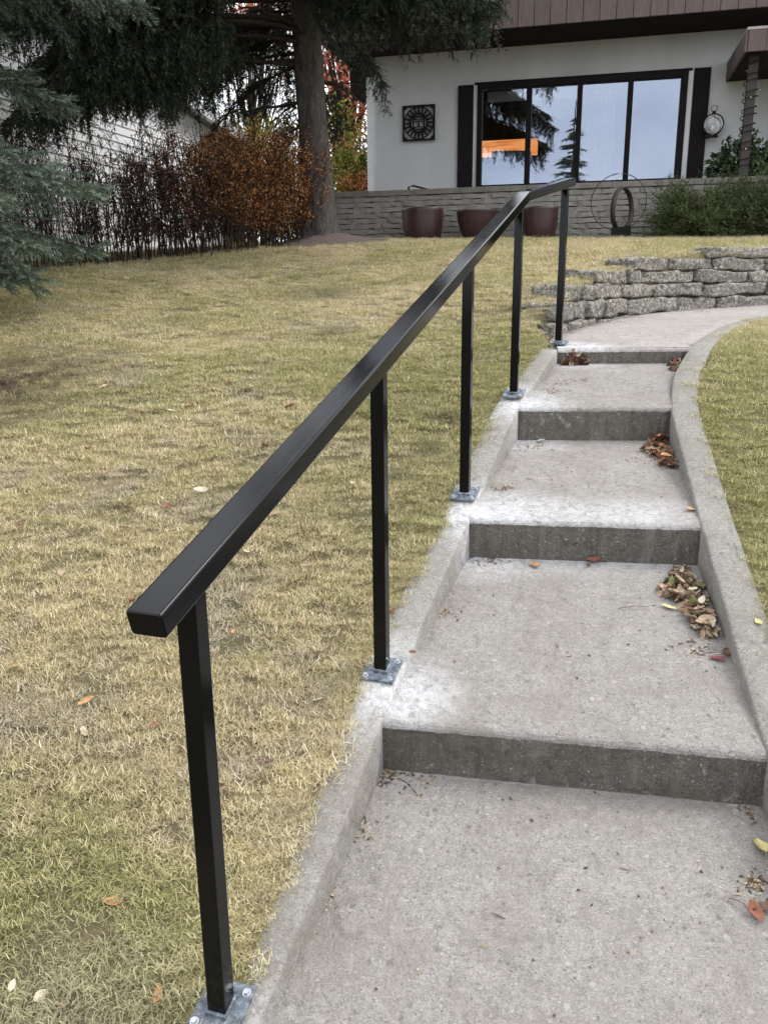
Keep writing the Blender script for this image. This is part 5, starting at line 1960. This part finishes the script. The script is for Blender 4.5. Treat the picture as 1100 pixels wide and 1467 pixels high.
allL = [(q, hL, 'dry leaves scattered on the left lawn', .022) for q in LW] + [(q, hR, 'dry leaves scattered on the right lawn', .02) for q in
        [(1010, 560, 0, .8), (1020, 545, 1, .7), (1085, 900, 3, .7), (1040, 660, 6, .5), (1075, 700, 0, .5), (1060, 480, 3, .8)]]
fam = {}
for q, hf, gr, dz_ in allL:
    fam.setdefault((CN[q[2]], zone(q[0], q[1])), []).append((q, hf, gr, dz_))
for (cn_, zn), lst in fam.items():
    lst.sort(key=lambda a: a[0][0])
    for k, (q, hf, gr, dz_) in enumerate(lst):
        m = len(lst)
        w_ = '' if m == 1 else (('left hand ', 'right hand ')[k] if m == 2 else ('leftmost ' if k == 0 else ('rightmost ' if k == m - 1 else ('middle ' if m == 3 else ('second ' if k == 1 else 'third ')))))
        p = on_lawn(q[0], q[1], hf)
        o = place_leaf(None, p[0], p[1], p[2] + dz_, q[2], q[3] * .9, .3, 'lawn_leaf')
        tag(o, f'{w_}{cn_} dry leaf {zn}', 'leaf', gr)

# little twigs lying on the concrete
tw_m = M_plain('dry_twig', (.12, .07, .05), .8)
for (a, b, i, lb) in (((885, 874), (930, 872), 1, 'thin reddish twig lying on the tread left of the big leaf heap'), ((1043, 1290), (1075, 1308), 0, 'thin curved leaf stalk at the right edge of the lowest slab')):
    p, q = on_tread(*a, i), on_tread(*b, i)
    t = np.linspace(0, 1, 7)[:, None]
    P = p * (1 - t) + q * t; P[:, 2] += .006 + .006 * np.sin(t[:, 0] * 3); P[:, 0] += .004 * np.sin(t[:, 0] * 5)
    V, F = tubes_np([(P, np.linspace(.0016, .0009, 7))], 4)
    o = link('twig', np_mesh('twig', V, F, True), tw_m); tag(o, lb, 'twig')

# ------------------------------------------------------------------ conifer across the street (seen mirrored in the window)
bs = []
RT = np.array([-4.3, -12.0, -3.2])
for q in range(150):
    z = gb.uniform(.8, 10.2)
    bs.append(dict(start=RT + np.array([0, 0, z]), az=gb.uniform(0, 6.28), length=2.9 * (10.9 - z) / 10.0, rise=.12, droop=.22, hang=.2, dens=.30, width=.34))
build_spruce('spruce_tree', 'spruce standing behind the viewer, seen mirrored in the picture window', tuple(RT), [RT, RT + np.array([0, 0, 5.]), RT + np.array([0, 0, 11.0])], [.16, .1, .02], bs, MAT['needles_green'], 44, 14, .06, .016, .26, MAT['bark'], .05)


# crumbs, bark bits and dry clippings swept into the corners
gd = np.random.default_rng(5)
V, F, Rn, k0 = [], [], [], 0
spots = [(560, 1112, 0, .05, 60), (600, 1118, 0, .06, 30), (520, 1190, 0, .05, 20), (470, 1290, 0, .04, 16), (1088, 1270, 0, .05, 70), (1080, 1165, 0, .04, 30), (700, 805, 1, .06, 40), (640, 880, 1, .05, 18), (1000, 930, 1, .06, 40), (980, 815, 1, .06, 60),
         (720, 700, 2, .05, 40), (765, 640, 2, .06, 30), (930, 660, 2, .08, 40), (790, 560, 3, .08, 30), (820, 545, 3, .08, 24), (900, 545, 3, .2, 16), (850, 900, 1, .35, 26), (800, 1300, 0, .4, 36), (820, 690, 2, .3, 20), (870, 462, 4, .12, 26), (920, 455, 4, .15, 26), (1010, 446, 4, .12, 18), (885, 475, 4, .2, 8)]
for px, py, i, r, n_ in spots:
    c_ = on_tread(px, py, i)
    for _ in range(n_):
        x = c_[0] + gd.normal(0, r * .6); y = c_[1] + gd.normal(0, r * .5)
        nl, nr = np.array(NOSE_L[i]), np.array(NOSE_R[i])
        if i < 4:
            nl2, nr2 = np.array(NOSE_L[i + 1]), np.array(NOSE_R[i + 1])
            yb = nl2[1] + (nr2[1] - nl2[1]) * (x - nl2[0]) / (nr2[0] - nl2[0])
            y = min(y, yb - .012)
            f = (y - nl[1]) / (nl2[1] - nl[1])
            xl = nl[0] + (nl2[0] - nl[0]) * f; xr = nr[0] + (nr2[0] - nr[0]) * f
            x = min(max(x, xl + .012), xr - .012)
            if y < nl[1] + (nr[1] - nl[1]) * (x - nl[0]) / (nr[0] - nl[0]) + .01: continue
        z = tread_z(x, y) + .002
        a = gd.uniform(0, 6.28); L_ = gd.uniform(.002, .006) if gd.random() < (.6 if r < .2 else .93) else gd.uniform(.006, .018); w = gd.uniform(.0012, .0028) if L_ < .006 else .0012
        d = np.array([math.cos(a), math.sin(a), gd.uniform(0, .3)]) * L_; e = np.array([-math.sin(a), math.cos(a), 0]) * w
        p = np.array([x, y, z])
        V += [p - d - e, p + d - e, p + d + e, p - d + e, p + np.array([0, 0, .002 + w])]
        F += [(k0, k0 + 1, k0 + 4), (k0 + 1, k0 + 2, k0 + 4), (k0 + 2, k0 + 3, k0 + 4), (k0 + 3, k0, k0 + 4)]
        Rn += [gd.random()] * 5; k0 += 5
n = NT('dry_debris')
cdb = n.ramp(n.attr('rnd'), [(0, (.035, .025, .018)), (.45, (.10, .06, .04)), (.75, (.30, .22, .13)), (1, (.48, .40, .28))])
link('dry_debris', np_mesh('dry_debris', np.array(V), np.array(F), False, {'rnd': Rn}), n.fin(cdb, .9), kind='stuff')
tag(bpy.data.objects['dry_debris'], 'scattered crumbs and dry bits lying in the corners of the concrete treads', 'debris')
